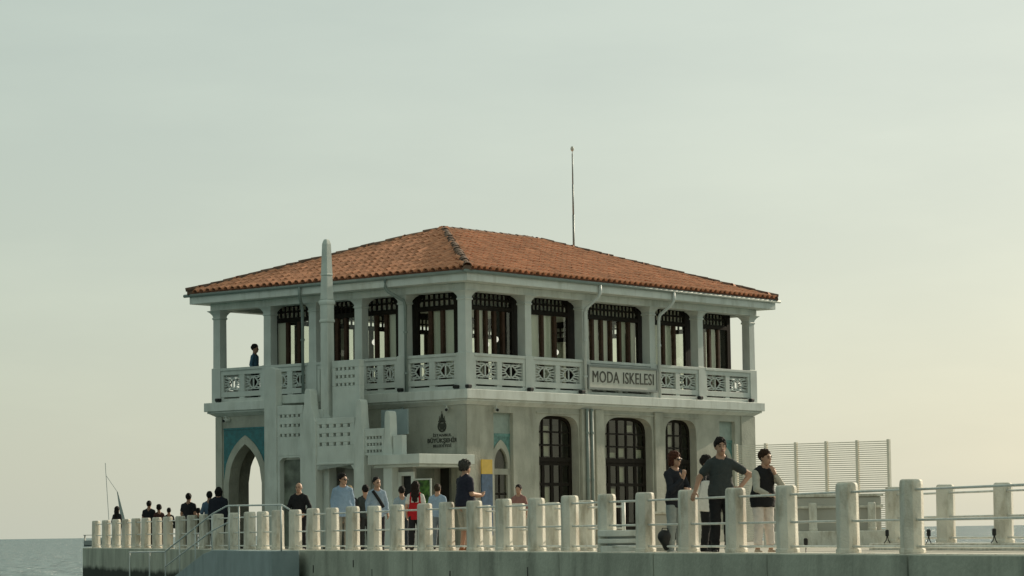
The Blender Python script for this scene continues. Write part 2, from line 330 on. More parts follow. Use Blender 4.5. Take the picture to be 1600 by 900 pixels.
# ------------------------------------------------------------------ concrete railings: posts + pipes
def post_mesh(h=1.0, hw=0.150, ch=0.086):
    mb = MB()
    def ring(z, k): 
        a, c = hw * k, ch
        P = [(-a, -a + c), (-a + c, -a), (a - c, -a), (a, -a + c), (a, a - c), (a - c, a), (-a + c, a), (-a, a - c)]
        return [(x, y, z) for x, y in P]
    mb.loft([ring(0, 1.1), ring(.055, 1.1), ring(.075, 1.0), ring(h - .07, 1.0), ring(h - .03, .97), ring(h - .008, .9), ring(h, .78)])
    return mb.mesh('railing_post', M['post'], bevel=.008)
POST = post_mesh()
def railing(label, pts, z0, group=None, levels=(.86, .45, .09), r=.018, ext=(0, 0), post=POST, h=1.0):
    c = pts[len(pts) // 2]
    t = thing('pier_railing', label, 'railing', (c[0], c[1], z0), 0, group)
    for i, p in enumerate(pts):
        q = pts[min(i + 1, len(pts) - 1)]; o_ = pts[max(i - 1, 0)]
        ang = math.atan2(q[1] - o_[1], q[0] - o_[0])
        M4 = Matrix.Translation((p[0] - c[0], p[1] - c[1], random.uniform(-.008, .008))) @ Matrix.Rotation(ang + random.uniform(-.03, .03), 4, 'Z') @ Matrix.Rotation(random.uniform(-.008, .008), 4, 'X')
        link('railing_post', post, t, M4=M4)
    for lv in levels:
        for a, b in zip(pts[:-1], pts[1:]):
            mb = MB(); mb.tube([(a[0] - c[0], a[1] - c[1], lv * h), (b[0] - c[0], b[1] - c[1], lv * h)], r, 8)
            mb.build('rail', M['rail'], t, smooth=True)
    return t
railing('long white concrete railing on the near pier edge with people leaning on it', NEAR, 0.0)
railing('far run of white concrete railing round the platform edge left of the building', PLAT, 0.003)
INNER = railing('short inner railing of white posts behind the near railing, in front of the arched doors', [(-0.66, 60.5), (0.06, 58.3), (0.76, 56.3), (1.38, 54.6)], DECK_Z + .004)
for z_ in (.86, .45, .09):
    mb = MB(); mb.tube([(.62, -1.7, z_), (1.28, -3.6, z_)], .02, 8); mb.build('rail', M['rail'], INNER, smooth=True)
mb = MB(); mb.tube([(1.28, -3.6, .0), (1.28, -3.6, .95)], .035, 8); mb.build('end_upright', M['rail'], INNER, smooth=True)
railing('pale railing on the far kerb at the right, with open sea behind it', [(9.42, 42.4), (8.74, 44.4), (8.08, 46.35), (7.42, 48.25), (6.80, 50.2)], 0.07)
# raised kerb under the far railing
L3, d3 = edge_dir((10.4, 39.6), (6.62, 50.75))
mb = MB(); nF = (0.946, 0.321)
P = [off((10.4, 39.6), nF, -.25), off((10.4, 39.6), nF, .26), off((6.62, 50.75), nF, .26), off((6.62, 50.75), nF, -.25)]
mb.loft([[(x, y, DECK_Z - .02) for x, y in P], [(x, y, .07) for x, y in P]])
mb.build('kerb', M['post'], deck, bevel=.015)

# ------------------------------------------------------------------ the building (local frame: u along right face, v along left face)
LU, LV = 15.78, 11.2
BLD = thing('ferry_terminal', 'two-storey white ferry pier building with red tiled hip roof and open gallery', 'building', (-1.270, 79.0, 0), R_(51.1))
WI = 0.58        # wall inset
# ---- ground-floor walls
mb = MB()
D1, D2, D3 = (3.90, 5.82, 3.80), (7.15, 9.58, 3.83), (10.28, 11.96, 3.82)
opsR = [(1.80, 2.70, .35, flat(1.80, 2.70, 3.82))] + [(a, b, .05, basket(a, b, 3.16, t, e=3.6)) for a, b, t in (D1, D2, D3)] + [(13.25, 14.12, .35, flat(13.25, 14.12, 3.82))]
wall_ops(mb, FR, WI, LU - WI, DECK_Z, 4.02, WI, WI + .38, opsR)
mb.build('wall', M['wall'], BLD)
mb = MB()
opsL = [(1.17, 1.80, DECK_Z, flat(1.17, 1.80, 2.43)), (8.66, 10.06, DECK_Z, pointed(8.66, 10.06, 1.95, 3.15))]
wall_ops(mb, FL, WI + .38, LV - WI, DECK_Z, 4.02, WI, WI + .38, opsL)
mb.build('wall', M['wall'], BLD)
mb = MB()
wall_ops(mb, FR, WI + .38, LU - WI - .38, DECK_Z, 4.02, LV - WI - .38, LV - WI, [(1.59, 3.2, DECK_Z, pointed(1.59, 3.2, 2.0, 3.2))])
mb.build('wall', M['wall'], BLD)
mb = MB()
wall_ops(mb, FL, WI + .38, LV - WI, DECK_Z, 4.02, LU - WI - .38, LU - WI, [])
mb.build('wall', M['wall'], BLD)
mb = MB()                                                             # porch partition walls
mb.add([(WI + .38, 8.05, DECK_Z), (3.95, 8.05, DECK_Z), (3.95, LV - WI - .38, DECK_Z), (3.75, LV - WI - .38, DECK_Z), (3.75, 8.25, DECK_Z), (WI + .38, 8.25, DECK_Z)] + [(WI + .38, 8.05, 4.018), (3.95, 8.05, 4.018), (3.95, LV - WI - .38, 4.018), (3.75, LV - WI - .38, 4.018), (3.75, 8.25, 4.018), (WI + .38, 8.25, 4.018)],
       [(0, 1, 2, 3, 4, 5), (11, 10, 9, 8, 7, 6)] + [(i, (i + 1) % 6, (i + 1) % 6 + 6, i + 6) for i in range(6)])
mb.build('partition', M['inter'], BLD)
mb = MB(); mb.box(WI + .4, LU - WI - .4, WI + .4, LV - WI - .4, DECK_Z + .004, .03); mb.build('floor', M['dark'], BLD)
# pilasters and quoins
for s0, s1, p in ((5.88, 6.50, .10), (6.62, 7.02, .07), (9.66, 10.14, .07), (WI - .05, 1.15, .04), (14.45, LU - WI + .05, .04)):
    mb = MB(); mb.fbox(FR, s0, s1, WI - p, WI - .002, DECK_Z + .002, 4.018); mb.build('pilaster', M['wall'], BLD, bevel=.015)
mb = MB(); mb.fbox(FL, WI - .045, .93, WI - .045, WI - .002, DECK_Z + .002, 4.016); mb.build('pilaster', M['wall'], BLD, bevel=.015)
mb = MB(); mb.fbox(FL, 10.35, LV - WI + .02, WI - .045, WI - .002, DECK_Z + .002, 4.016); mb.build('pilaster', M['wall'], BLD, bevel=.015)

def slabring(mb, i0, z0, i1, z1, m=0):     # horizontal course with inset i0 at z0, i1 at z1 (closed frustum)
    q = lambda i, z: [(i, i, z), (LU - i, i, z), (LU - i, LV - i, z), (i, LV - i, z)]
    mb.loft([q(i0, z0), q(i1, z1)], m)
mb = MB(); slabring(mb, .56, 4.02, .40, 4.12); slabring(mb, .37, 4.121, .37, 4.18); slabring(mb, .30, 4.181, .30, 4.45)
mb.build('cornice', M['white'], BLD, bevel=.012)

# ---- columns
cols_R = [3.40, 6.15, 9.60, 12.20]; cols_L = [2.93, 4.65, 6.50, 8.38]
cz0, cz1 = 4.452, 7.30
def column_mesh():
    mb = MB(); mb.sq((0, 0, 0), [(cz0, .185), (cz0 + 1.06, .185), (cz0 + 1.07, .15), (7.02, .145), (7.04, .17), (7.08, .17), (7.10, .15), (7.16, .165), (7.24, .22), (7.29, .285), (cz1, .285)])
    return mb.mesh('column', M['trim'], bevel=.012)
CM = column_mesh()
ci = .66
cpos = [(ci, ci), (LU - ci, ci), (ci, LV - ci), (LU - ci, LV - ci)] + [(c, ci) for c in cols_R] + [(ci, c) for c in cols_L] + [(c, LV - ci) for c in cols_R] + [(LU - ci, c) for c in cols_L]
for p in cpos: link('column', CM, BLD, (p[0], p[1], 0))
# ---- entablature, soffit, fascia, gutter
mb = MB()
for fr, a, b in ((FR, .45, LU - .45),):
    mb.fbox(fr, a, b, .45, .87, 7.301, 7.51); mb.fbox(fr, a, b, LV - .87, LV - .45, 7.301, 7.51)
mb.fbox(FL, .87, LV - .87, .45, .87, 7.301, 7.51); mb.fbox(FL, .87, LV - .87, LU - .87, LU - .45, 7.301, 7.51)
mb.build('frieze', M['white'], BLD, bevel=.012)
mb = MB(); mb.box(.02, LU - .02, .02, LV - .02, 7.511, 7.56); mb.build('soffit', M['white'], BLD)
mb = MB(); slabring(mb, .0, 7.512, .0, 7.76); slabring(mb, .03, 7.761, .03, 7.84); mb.build('fascia', M['white'], BLD, bevel=.01)
for (x0, y0, x1, y1) in ((-.17, -.055, LU + .17, -.055), (-.055, -.03, -.055, LV + .17)):
    mb = MB(); mb.tube([(x0, y0, 7.775), (x1, y1, 7.775)], .052, 10); mb.build('gutter', M['dpipe'], BLD, smooth=True)

# ---- balustrades with pierced panels
def grille(mb, fr, s0, s1, z0, z1, d):
    t = .014; b = .016; c = (s0 + s1) / 2; zc = (z0 + z1) / 2; hw = (s1 - s0) / 2; e = .004
    def bar(p, q, k=b):
        v = Vector((q[0] - p[0], q[1] - p[1])); n = Vector((-v.y, v.x)).normalized() * k
        mb.prism(fr, [(p[0] + n.x, p[1] + n.y), (q[0] + n.x, q[1] + n.y), (q[0] - n.x, q[1] - n.y), (p[0] - n.x, p[1] - n.y)], d - t, d + t)
    zi0, zi1 = z0 + .065, z1 - .065
    bar((s0, zi0), (s1, zi0)); bar((s0, zi1), (s1, zi1)); bar((c, zi0), (c, zi1), .022)
    aw = min(hw * .60, .30); ah = (zi1 - zi0) / 2
    eye = [(c - aw, zc), (c - aw * .55, zc + ah * .62), (c, zc + ah), (c + aw * .55, zc + ah * .62), (c + aw, zc), (c + aw * .55, zc - ah * .62), (c, zc - ah), (c - aw * .55, zc - ah * .62)]
    for i in range(8): bar(eye[i], eye[(i + 1) % 8], .02)
    for sx in (-1, 1):
        bar((c + sx * aw, zc), (c + sx * hw, zc), .018)
        for sz in (-1, 1):
            bar((c + sx * hw, zc + sz * ah), (c + sx * aw * .55, zc + sz * ah * .62), .018)
            bar((c + sx * hw, zc + sz * ah * .45), (c + sx * aw * .8, zc + sz * ah * .28), .014)
            bar((c + sx * hw * .78, zc + sz * ah), (c + sx * hw * .78, zc + sz * (z1 - zc)), .014)
def balustrade(fr, s0, s1, d0=.50, flip=False):
    d1 = d0 + .14; mb = MB(); z = dict(a=4.452, b=4.56, c=4.61, d=4.77, e=5.285, f=5.42, g=5.505)
    st = .11; c = (s0 + s1) / 2; ops = [(s0 + st, c - .11), (c + .11, s1 - st)]
    mb.fbox(fr, s0, s1, d0 - .03, d1 + .03, z['f'], z['g'])                     # cap
    mb.fbox(fr, s0, s1, d0, d1, z['e'], z['f'] - .001)
    mb.fbox(fr, s0, s1, d0, d1, z['c'], z['d']); mb.fbox(fr, s0, s1, d0 - .02, d1 + .02, z['a'], z['b'])
    for a, b in ((s0, s0 + st), (c - .11, c + .11), (s1 - st, s1)):
        mb.fbox(fr, a, b, d0 + .001, d1 - .001, z['d'], z['e']); mb.fbox(fr, a, b, d0 + .01, d1 - .01, z['b'], z['c'])
    o = mb.build('balustrade', M['trim'], BLD, bevel=.008)
    for a, b in ops:
        g = MB(); grille(g, fr, a, b, z['d'], z['e'], d0 + .07); g.build('grille', M['trim'], o)
edR = [ci] + cols_R + [LU - ci]; edL = [ci] + cols_L + [LV - ci]
for a, b in zip(edR[:-1], edR[1:]): balustrade(FR, a + .19, b - .19)
for a, b in zip(edL[:-1], edL[1:]): balustrade(FL, a + .19, b - .19)
for a, b in zip(edR[:-1], edR[1:]): balustrade(FR, a + .19, b - .19, LV - .64)
for a, b in zip(edL[:-1], edL[1:]): balustrade(FL, a + .19, b - .19, LU - .64)

# ---- glazed upper room
RU0, RU1, RV0, RV1 = 1.10, 14.72, 1.08, 8.80
def upper_window(fr, s0, s1, d, n, flipd=1, blind=(), back=False):
    """dark timber window: pierced transom above, tall panes between brown mullions below"""
    fmb = MB(); z0, zt, z1 = 4.452, 6.90, 7.36; D0, D1 = sorted((d, d + .10 * flipd))
    fmb.fbox(fr, s0, s1, D0, D1, z1, 7.509); fmb.fbox(fr, s0, s0 + .09, D0, D1, z0, z1 - .001); fmb.fbox(fr, s1 - .09, s1, D0, D1, z0, z1 - .001)
    fmb.fbox(fr, s0 + .091, s1 - .091, D0, D1, zt - .07, zt + .045); fmb.fbox(fr, s0 + .091, s1 - .091, D0, D1, z0, z0 + .35)
    o = fmb.build('window', M['wood'], BLD, bevel=.006)
    a, b = s0 + .09, s1 - .09; dl = (D0 + D1) / 2; lz0, lz1 = zt + .045, z1
    lm = MB(); k = max(3, round((b - a) / .19)); p = (b - a) / k
    for i in range(1, k): lm.fbox(fr, a + i * p - .028, a + i * p + .028, dl - .02, dl + .02, lz0 + .001, lz1 - .001)
    zm = (lz0 + lz1) / 2; lm.fbox(fr, a, b, dl - .024, dl + .024, zm - .028, zm + .028)
    lm.fbox(fr, a, b, dl - .024, dl + .024, lz1 - .05, lz1 - .002); lm.fbox(fr, a, b, dl - .024, dl + .024, lz0 + .002, lz0 + .03)
    q = .42                                                          # shallow arch: curved corner pieces
    for sx, e in ((1, a), (-1, b)):
        pts = [(e, lz1 - .002)] + [(e + sx * q * (1 - math.cos(t)), lz0 + .03 + (lz1 - lz0 - .04) * math.sin(t)) for t in np.linspace(0, math.pi / 2, 8)]
        lm.prism(fr, pts if sx > 0 else pts[::-1], dl - .034, dl + .034)
    lm.build('lattice', M['wood'], o)
    wq = (b - a) / n
    for i in range(n):
        if i:
            mm = MB(); mm.fbox(fr, a + i * wq - .058, a + i * wq + .058, D0 - .012, D1 + .012, z0 + .351, zt - .071); mm.build('mullion', M['mull'], o, bevel=.008)
        x0 = a + i * wq + (.059 if i else .001); x1 = a + (i + 1) * wq - (.059 if i < n - 1 else .001)
        g = MB(); g.fbox(fr, x0, x1, dl - .004, dl + .004, z0 + .352, zt - .072)
        g.build('pane', M['glass'], o)
        if i in blind:
            q = MB(); e0_, e1_ = sorted((d + .125 * flipd, d + .14 * flipd)); q.fbox(fr, x0 - .02, x1 + .02, e0_, e1_, z0 + .30 + random.choice((0, 0, .0, .25)), zt - .03); q.build('blind', M['blind'], o)
    if back:
        q = MB(); e0_, e1_ = sorted((d + .125 * flipd, d + .135 * flipd)); q.fbox(fr, a + .005, b - .005, e0_, e1_, lz0 - .01, lz1 - .005); q.build('frosted_panel', M['frosted'], o)
    return o
winR = [(1.28, 3.42, 5), (4.08, 6.12, 3), (6.72, 9.70, 6), (10.32, 12.25, 3), (12.95, 14.62, 3)]
blR = [(1,), (0, 1), (0, 1, 2, 4, 5), (0, 1), (1,)]; blL = [(0, 1), (0,), (), (2,)]
winL = [(1.36, 2.90, 3), (3.60, 4.95, 3), (5.25, 6.50, 3), (7.05, 8.66, 3)]
def tpost(fr, a, b, D0, D1):
    m_ = MB(); m_.fbox(fr, a, b, D0, D1, 4.453, 7.508); m_.build('timber_post', M['wood'], BLD, bevel=.006)
def pier_run(fr, a, b, wins, d, fl):
    cur = a
    for x0, x1, n in wins:
        D0, D1 = sorted((d, d + .12 * fl))
        if x0 > cur: tpost(fr, cur, x0 - .001, D0, D1)
        cur = x1 + .001
    D0, D1 = sorted((d, d + .12 * fl)); tpost(fr, cur, b, D0, D1)
pier_run(FR, RU0, RU1, winR, RV0, 1); pier_run(FL, RV0 + .13, RV1, winL, RU0, 1)
winB = [(1.4, 3.8, 3), (4.1, 6.5, 3), (6.8, 9.2, 3), (9.5, 11.9, 3), (12.2, 14.5, 3)]; winE = [(1.35, 3.6, 3), (3.85, 6.1, 3), (6.35, 8.55, 3)]
pier_run(FR, RU0 + .13, RU1, winB, RV1, -1); pier_run(FL, RV0 + .13, RV1 - .13, winE, RU1, -1)
for (a, b, n), q_ in zip(winR, blR): upper_window(FR, a, b, RV0, n, 1, q_, True)
for (a, b, n), q_ in zip(winL, blL): upper_window(FL, a, b, RU0, n, 1, q_, len(q_) > 0)
for a, b, n in winB: upper_window(FR, a, b, RV1, n, -1)
for a, b, n in winE: upper_window(FL, a, b, RU1, n, -1)
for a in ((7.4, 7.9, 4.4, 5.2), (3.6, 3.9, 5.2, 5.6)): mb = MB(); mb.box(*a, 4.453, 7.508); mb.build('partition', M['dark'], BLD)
for x, y in ((2.6, 3.2), (4.9, 3.0), (6.4, 4.6), (9.6, 3.2), (11.2, 5.6), (3.0, 6.2), (13.3, 3.0), (6.0, 7.2)):
    pw = Matrix.Translation(BLD.location) @ Matrix.Rotation(R_(51.1), 4, 'Z') @ Vector((x, y, 0))
    t = thing('pendant_lamp', 'small lit globe lamp hanging inside the upper glazed room', 'lamp', (pw.x, pw.y, 7.509), 0, 'globe lamps in the upper room')
    mb = MB(); mb.tube([(0, 0, -.001), (0, 0, -1.2)], .01, 6); mb.build('cord', M['black'], t)
    mb = MB(); mb.ball((0, 0, -1.30), .10, 10, 8); mb.build('globe', M['lampglass'], t, smooth=True)

# ---- arched ground-floor doors
def arched_door(s0, s1, zt, n, zs=3.16, ztr=2.50, lights=()):
    d = WI + .26; t = .07
    inner = basket(s0 + .09, s1 - .09, zs, zt - .09, e=3.6); outer = basket(s0 + .002, s1 - .002, zs, zt - .002, e=3.6)
    mb = MB(); band(mb, FR, inner, outer, d, d + t)
    for a, b in ((s0 + .002, s0 + .09), (s1 - .09, s1 - .002)): mb.fbox(FR, a, b, d, d + t, .052, zs - .001)
    mb.fbox(FR, s0 + .091, s1 - .091, d - .03, d + t, ztr - .07, ztr + .07)
    o = mb.build('door', M['wood'], BLD, bevel=.006)
    a, b = s0 + .09, s1 - .09; p = (b - a) / n; c = (a + b) / 2; w_ = (b - a) / 2
    def top(x):                                                       # arch height at x
        q = min(abs((x - c) / w_), .995); y = (1 - q ** 3.6) ** (1 / 3.6); return zs + (zt - .09 - zs) * y
    mm = MB()
    for i in range(1, n):
        x = a + i * p; mm.fbox(FR, x - .035, x + .035, d + .008, d + t - .008, ztr + .071, top(x) - .004)
    for z in (2.93, 3.32):
        hw = w_ * (1 if z <= zs else (1 - ((z - zs) / (zt - .09 - zs)) ** 3.6) ** (1 / 3.6)) - .004
        mm.fbox(FR, c - hw, c + hw, d + .012, d + t - .012, z - .025, z + .025)
    mm.build('muntin', M['wood'], o)
    lv = MB()
    for i in range(n):                                                # door leaves below the transom
        x0, x1 = a + i * p, a + (i + 1) * p
        lv.fbox(FR, x0 + .003, x0 + .065, d + .004, d + t - .004, .055, ztr - .072); lv.fbox(FR, x1 - .065, x1 - .003, d + .004, d + t - .004, .055, ztr - .072)
        for z, h in ((.055, .55), (1.72, .09), (ztr - .17, .097)): lv.fbox(FR, x0 + .066, x1 - .066, d + .006, d + t - .006, z, z + h)
    lv.build('door_leaf', M['wood'], o, bevel=.004)
    g = MB(); g.prism(FR, [(a, .56)] + inner + [(b, .56)], d + .032, d + .038); g.build('pane', M['glass2'], o)
    for col, z0, z1 in lights:  # pale plates paint in the light patches and reflections in the panes
        q = MB(); q.fbox(FR, a + col * p + .04, a + (col + 1) * p - .03, d + .10, d + .11, z0, z1); q.build('light_patch', M['blind'], o)
    lt = MB(); lt.fbox(FR, s0 - .12, s1 + .12, WI - .03, WI - .003, zt + .045, zt + .10); lt.build('lintel', M['wall'], o, bevel=.006)
    return o
arched_door(*D1, 4, lights=((0, 2.6, 2.88), (1, 2.6, 2.9), (0, 2.97, 3.28), (1, 2.97, 3.3), (0, 1.85, 2.32), (1, 1.2, 1.68), (0, 1.3, 1.6), (1, 3.36, 3.5)))
arched_door(*D2, 5, lights=((0, 2.6, 2.9), (0, 2.97, 3.28), (0, 3.36, 3.6), (1, 2.6, 2.75), (2, 2.62, 2.88), (4, 2.6, 2.85), (3, 3.4, 3.6), (0, .9, 1.6), (2, 1.85, 2.3), (1, 1.2, 1.65)))
arched_door(*D3, 4, lights=((0, 2.97, 3.28), (1, 2.97, 3.28), (0, 3.36, 3.6), (1, 3.36, 3.66)))

# ---- tiled niches with a pointed window
def niche(s0, s1):
    d = WI + .12; c = (s0 + s1) / 2
    mb = MB(); mb.fbox(FR, s0, s1, d + .12, d + .2, .352, .9); mb.fbox(FR, s0, s1, d, d + .1, 2.03, 2.20)
    hw = .30
    inner = pointed(c - hw, c + hw, 2.36, 2.80); outer = pointed(c - .43, c + .43, 2.36, 3.04)
    band(mb, FR, inner, outer, d - .02, d + .1)
    for e in (-1, 1):
        x0, x1 = sorted((c + e * hw, c + e * .43)); mb.fbox(FR, x0, x1, d - .018, d + .099, 2.201, 2.359); mb.fbox(FR, x0, x1, d - .018, d + .1, .9, 2.029)
    o = mb.build('niche', M['wall'], BLD)
    tm = MB(); tm.prism(FR, [(s0, 3.13), (s0, 2.37)] + [(c - .432, 2.362)] + [(x, z + .002) for x, z in outer] + [(c + .432, 2.362), (s1, 2.37), (s1, 3.13)], d + .01, d + .08)
    tm.build('tile_panel', M['teal3'], o)
    tm = MB(); tm.fbox(FR, s0, s1, d - .01, d + .08, 3.131, 3.22); tm.build('tile_border', M['teal3'], o)
    tm = MB(); tm.fbox(FR, s0 + .05, s1 - .05, d + .02, d + .08, 3.27, 3.77); tm.build('tile_panel', M['teal2'], o)
    tm = MB(); band(tm, FR, [(s0 + .05, 3.27), (s1 - .05, 3.27), (s1 - .05, 3.77), (s0 + .05, 3.77), (s0 + .05, 3.27)], [(s0, 3.222), (s1, 3.222), (s1, 3.818), (s0, 3.818), (s0, 3.222)], d + .005, d + .08); tm.build('tile_border', M['teal2'], o)
    for z0, z1 in ((.9, 1.44), (1.50, 2.03)):
        g = MB(); g.fbox(FR, c - hw, c + hw, d + .05, d + .06, z0, z1); g.build('pane', M['glass2'], o)
    g = MB(); g.prism(FR, [(c - hw, 2.2)] + inner + [(c + hw, 2.2)], d + .05, d + .06); g.build('pane', M['glass2'], o)
    g = MB(); g.fbox(FR, c - .03, c + .0, d + .03, d + .075, .9, 2.03); g.fbox(FR, c - hw, c + hw, d + .03, d + .075, 1.44, 1.50); g.build('muntin', M['wood'], o)
niche(1.80, 2.70); niche(13.25, 14.12)

# ---- great pointed arch on the left face
o_in = pointed(8.66, 10.06, 1.95, 3.15); o_out = pointed(8.44, 10.28, 1.95, 3.42)
mb = MB(); band(mb, FL, o_in, o_out, WI - .05, WI - .002)
for a, b in ((8.44, 8.66), (10.06, 10.28)): mb.fbox(FL, a, b, WI - .05, WI - .002, DECK_Z + .003, 1.949)
arch = mb.build('arch_surround', M['wall'], BLD)
mb = MB(); mb.prism(FL, [(8.44, 3.60), (8.44, 1.96)] + [(x, z + .003) for x, z in o_out[1:-1]] + [(10.28, 1.96), (10.28, 3.60)], WI - .03, WI - .003); mb.build('tile_panel', M['teal'], arch)
mb = MB(); band(mb, FL, [(8.44, 3.602), (10.28, 3.602)], [(8.44, 3.66), (10.28, 3.66)], WI - .05, WI - .003); mb.build('tile_border', M['teal'], arch)
# dark side door
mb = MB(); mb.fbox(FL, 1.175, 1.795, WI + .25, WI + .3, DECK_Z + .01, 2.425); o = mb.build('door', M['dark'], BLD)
mb = MB(); mb.fbox(FL, 1.2, 1.45, WI + .235, WI + .249, .15, 2.3); mb.build('door_leaf', M['inter'], o)

# ---- roof
PT = 0.348; PA = math.atan(PT); cp, sp = math.cos(PA), math.sin(PA)
EV = 7.86; OV = .05; HB = LV / 2
roof = MB()
e0, e1, f1 = -OV, LU + OV, LV + OV
zr = EV + PT * (HB + OV); A3, B3 = (HB, HB, zr), (LU - HB, HB, zr)
q4 = [(e0, e0, EV), (e1, e0, EV), (e1, f1, EV), (e0, f1, EV)]
roof.add(q4 + [A3, B3] + [(p[0], p[1], EV - .03) for p in q4], [(0, 4, 3), (0, 1, 5, 4), (1, 2, 5), (2, 3, 4, 5), (6, 9, 8, 7), (0, 6, 7, 1), (1, 7, 8, 2), (2, 8, 9, 3), (3, 9, 6, 0)])
ROOF = roof.build('roof', M['tilebed'], BLD)
def tile_geo(l=.50, w0=.098, w1=.084, h=.10, lift=.012):
    a = [math.pi * k / 6 for k in range(7)]
    r0 = [(-w0 * math.cos(t), -.0, h * math.sin(t) + lift) for t in a]; r1 = [(-w1 * math.cos(t), l, h * .92 * math.sin(t) + .002) for t in a]
    ri = [(-w0 * .86 * math.cos(t), .0, h * .8 * math.sin(t) + lift) for t in a]; rj = [(-w0 * .84 * math.cos(t), .12, h * .76 * math.sin(t) + .022) for t in a]
    v = r0 + r1 + ri + rj; f = [(k, k + 1, k + 8, k + 7) for k in range(6)] + [(k + 1, k, k + 14, k + 15) for k in range(6)] + [(k + 15, k + 14, k + 21, k + 22) for k in range(6)]
    return v, f
tv, tf = tile_geo()
TM = bpy.data.meshes.new('roof_tile'); TM.from_pydata(tv, [], tf); TM.materials.append(M['tile'])
tva = np.array(tv)
ROW, CW = .43, .268
slots = []
def slope(origin, lat, up_h, length, rows):
    # origin: eave start, lat: unit vector along eave, up_h: horizontal unit vector up-slope
    upv = Vector((up_h[0] * cp, up_h[1] * cp, sp)); lt = Vector((*lat, 0)); nn = lt.cross(upv)
    if nn.z < 0: lt2 = -lt
    else: lt2 = lt
    nn = lt2.cross(upv)
    for r in range(rows):
        d = r * ROW - .05; hd = (d + .2) * cp
        for c in range(int(length / CW)):
            s = (c + .5) * CW + .04
            if s < hd + .02 or s > length - hd - .02 or hd > HB + .02: continue
            p = Vector((origin[0], origin[1], EV)) + lt * s + upv * d
            jx, jz = random.gauss(0, .008), random.gauss(0, .012)
            if random.random() < .03: jz += random.uniform(-.07, .07)
            m3 = Matrix((lt2, upv, nn)).transposed().to_4x4()
            slots.append(Matrix.Translation(p + lt * jx + nn * random.uniform(0, .012)) @ m3 @ Matrix.Rotation(jz, 4, 'Z') @ Matrix.Rotation(random.gauss(0, .012), 4, 'X'))
slope((e0, e0), (0, 1), (1, 0), LV + 2 * OV, 15); nL = len(slots)
slope((e0, e0), (1, 0), (0, 1), LU + 2 * OV, 15); nR = len(slots)
slope((e1, e0), (0, 1), (-1, 0), LV + 2 * OV, 15)
slope((e0, f1), (1, 0), (0, -1), LU + 2 * OV, 15)
# the 300 tiles that show largest are objects; all the others are one part
BM = Matrix.Translation(BLD.location) @ Matrix.Rotation(R_(51.1), 4, 'Z'); CP = Vector((0, 0, .36))
def shown(i):
    Wm = BM @ slots[i]; p = Wm.translation; v = (CP - p); n = Wm.to_3x3() @ Vector((0, -.35, 1)); return max(0, n.normalized().dot(v.normalized())) / v.length_squared
order = sorted(range(len(slots)), key=lambda i: -shown(i) if i < nR else 1)
big = set(order[:300])
for i in sorted(big): link('roof_tile', TM, ROOF, M4=slots[i])
rest = [i for i in range(len(slots)) if i not in big]
vs, fs = [], []
for i in rest:
    A4 = np.array(slots[i]); o_ = len(vs); vs += (tva @ A4[:3, :3].T + A4[:3, 3]).tolist(); fs += [tuple(k + o_ for k in f) for f in tf]
me = bpy.data.meshes.new('roof_tiles'); me.from_pydata(vs, [], fs); me.materials.append(M['tile'])
struct(link('roof_tiles', me, ROOF), 'stuff')
rv, rf = tile_geo(.44, .135, .115, .11)
RM = bpy.data.meshes.new('ridge_tile'); RM.from_pydata(rv, [], rf); RM.materials.append(M['ridge'])
def ridge_run(p, q, step=.40):
    p, q = Vector(p), Vector(q); d = (q - p); L = d.length; d.normalize(); lt = d.cross(Vector((0, 0, 1))).normalized(); nn = lt.cross(d)
    for k in range(int(L / step)):
        m3 = Matrix((lt, d, nn)).transposed().to_4x4()
        link('ridge_tile', RM, ROOF, M4=Matrix.Translation(p + d * (k * step) + nn * (.0 + random.uniform(0, .02))) @ m3 @ Matrix.Rotation(random.gauss(0, .03), 4, 'Z') @ Matrix.Rotation(random.gauss(0, .02), 4, 'X'))
for p, q in (((e0, e0, EV), A3), (A3, B3), ((e0, f1, EV), A3), ((e1, e0, EV), B3), ((e1, f1, EV), B3)):
    p, q = Vector(p), Vector(q); lt = (q - p).cross(Vector((0, 0, 1))).normalized()
    mk = MB(); mk.loft([[tuple(c + lt * a_ + Vector((0, 0, z_))) for a_, z_ in ((-.15, -.06), (-.09, .075), (.09, .075), (.15, -.06))] for c in (p, q)]); mk.build('ridge_mortar', M['ridge'], ROOF)
ridge_run((e0 - .02, e0 - .02, EV + .03), A3); ridge_run(A3, B3); ridge_run((e0 - .02, f1 + .02, EV + .03), A3); ridge_run((e1, e0, EV + .03), B3)

# ---- rainwater pipes
def pipe(pts, r=.05, clips=(), m='dpipe'):
    mb = MB(); mb.tube(pts, r, 9)
    o = mb.build('downpipe', M[m], BLD, smooth=True)
    for c in clips:
        k = MB(); k.tube([(c[0], c[1], c[2] - .03), (c[0], c[1], c[2] + .03)], r + .016, 9); k.build('pipe_clip', M[m], o)
pipe([(-.06, 6.48, 7.74), (-.06, 6.48, 7.5), (.02, 6.52, 7.38), (.40, 6.80, 7.16), (.45, 6.84, 7.0), (.45, 6.84, 4.46)], clips=[(.45, 6.84, 6.2)])
pipe([(-.06, 3.06, 7.74), (-.06, 3.06, 7.5), (.02, 3.02, 7.38), (.36, 2.72, 7.12), (.41, 2.70, 6.98), (.41, 2.70, 4.46)], clips=[(.41, 2.7, 6.2), (.41, 2.7, 5.0)])
pipe([(6.18, -.06, 7.74), (6.18, -.06, 7.5), (6.16, .02, 7.36), (6.02, .36, 7.06), (6.0, .41, 6.92), (6.0, .41, 4.46)], clips=[(6.0, .41, 6.1), (6.0, .41, 5.0)], m='pipe')
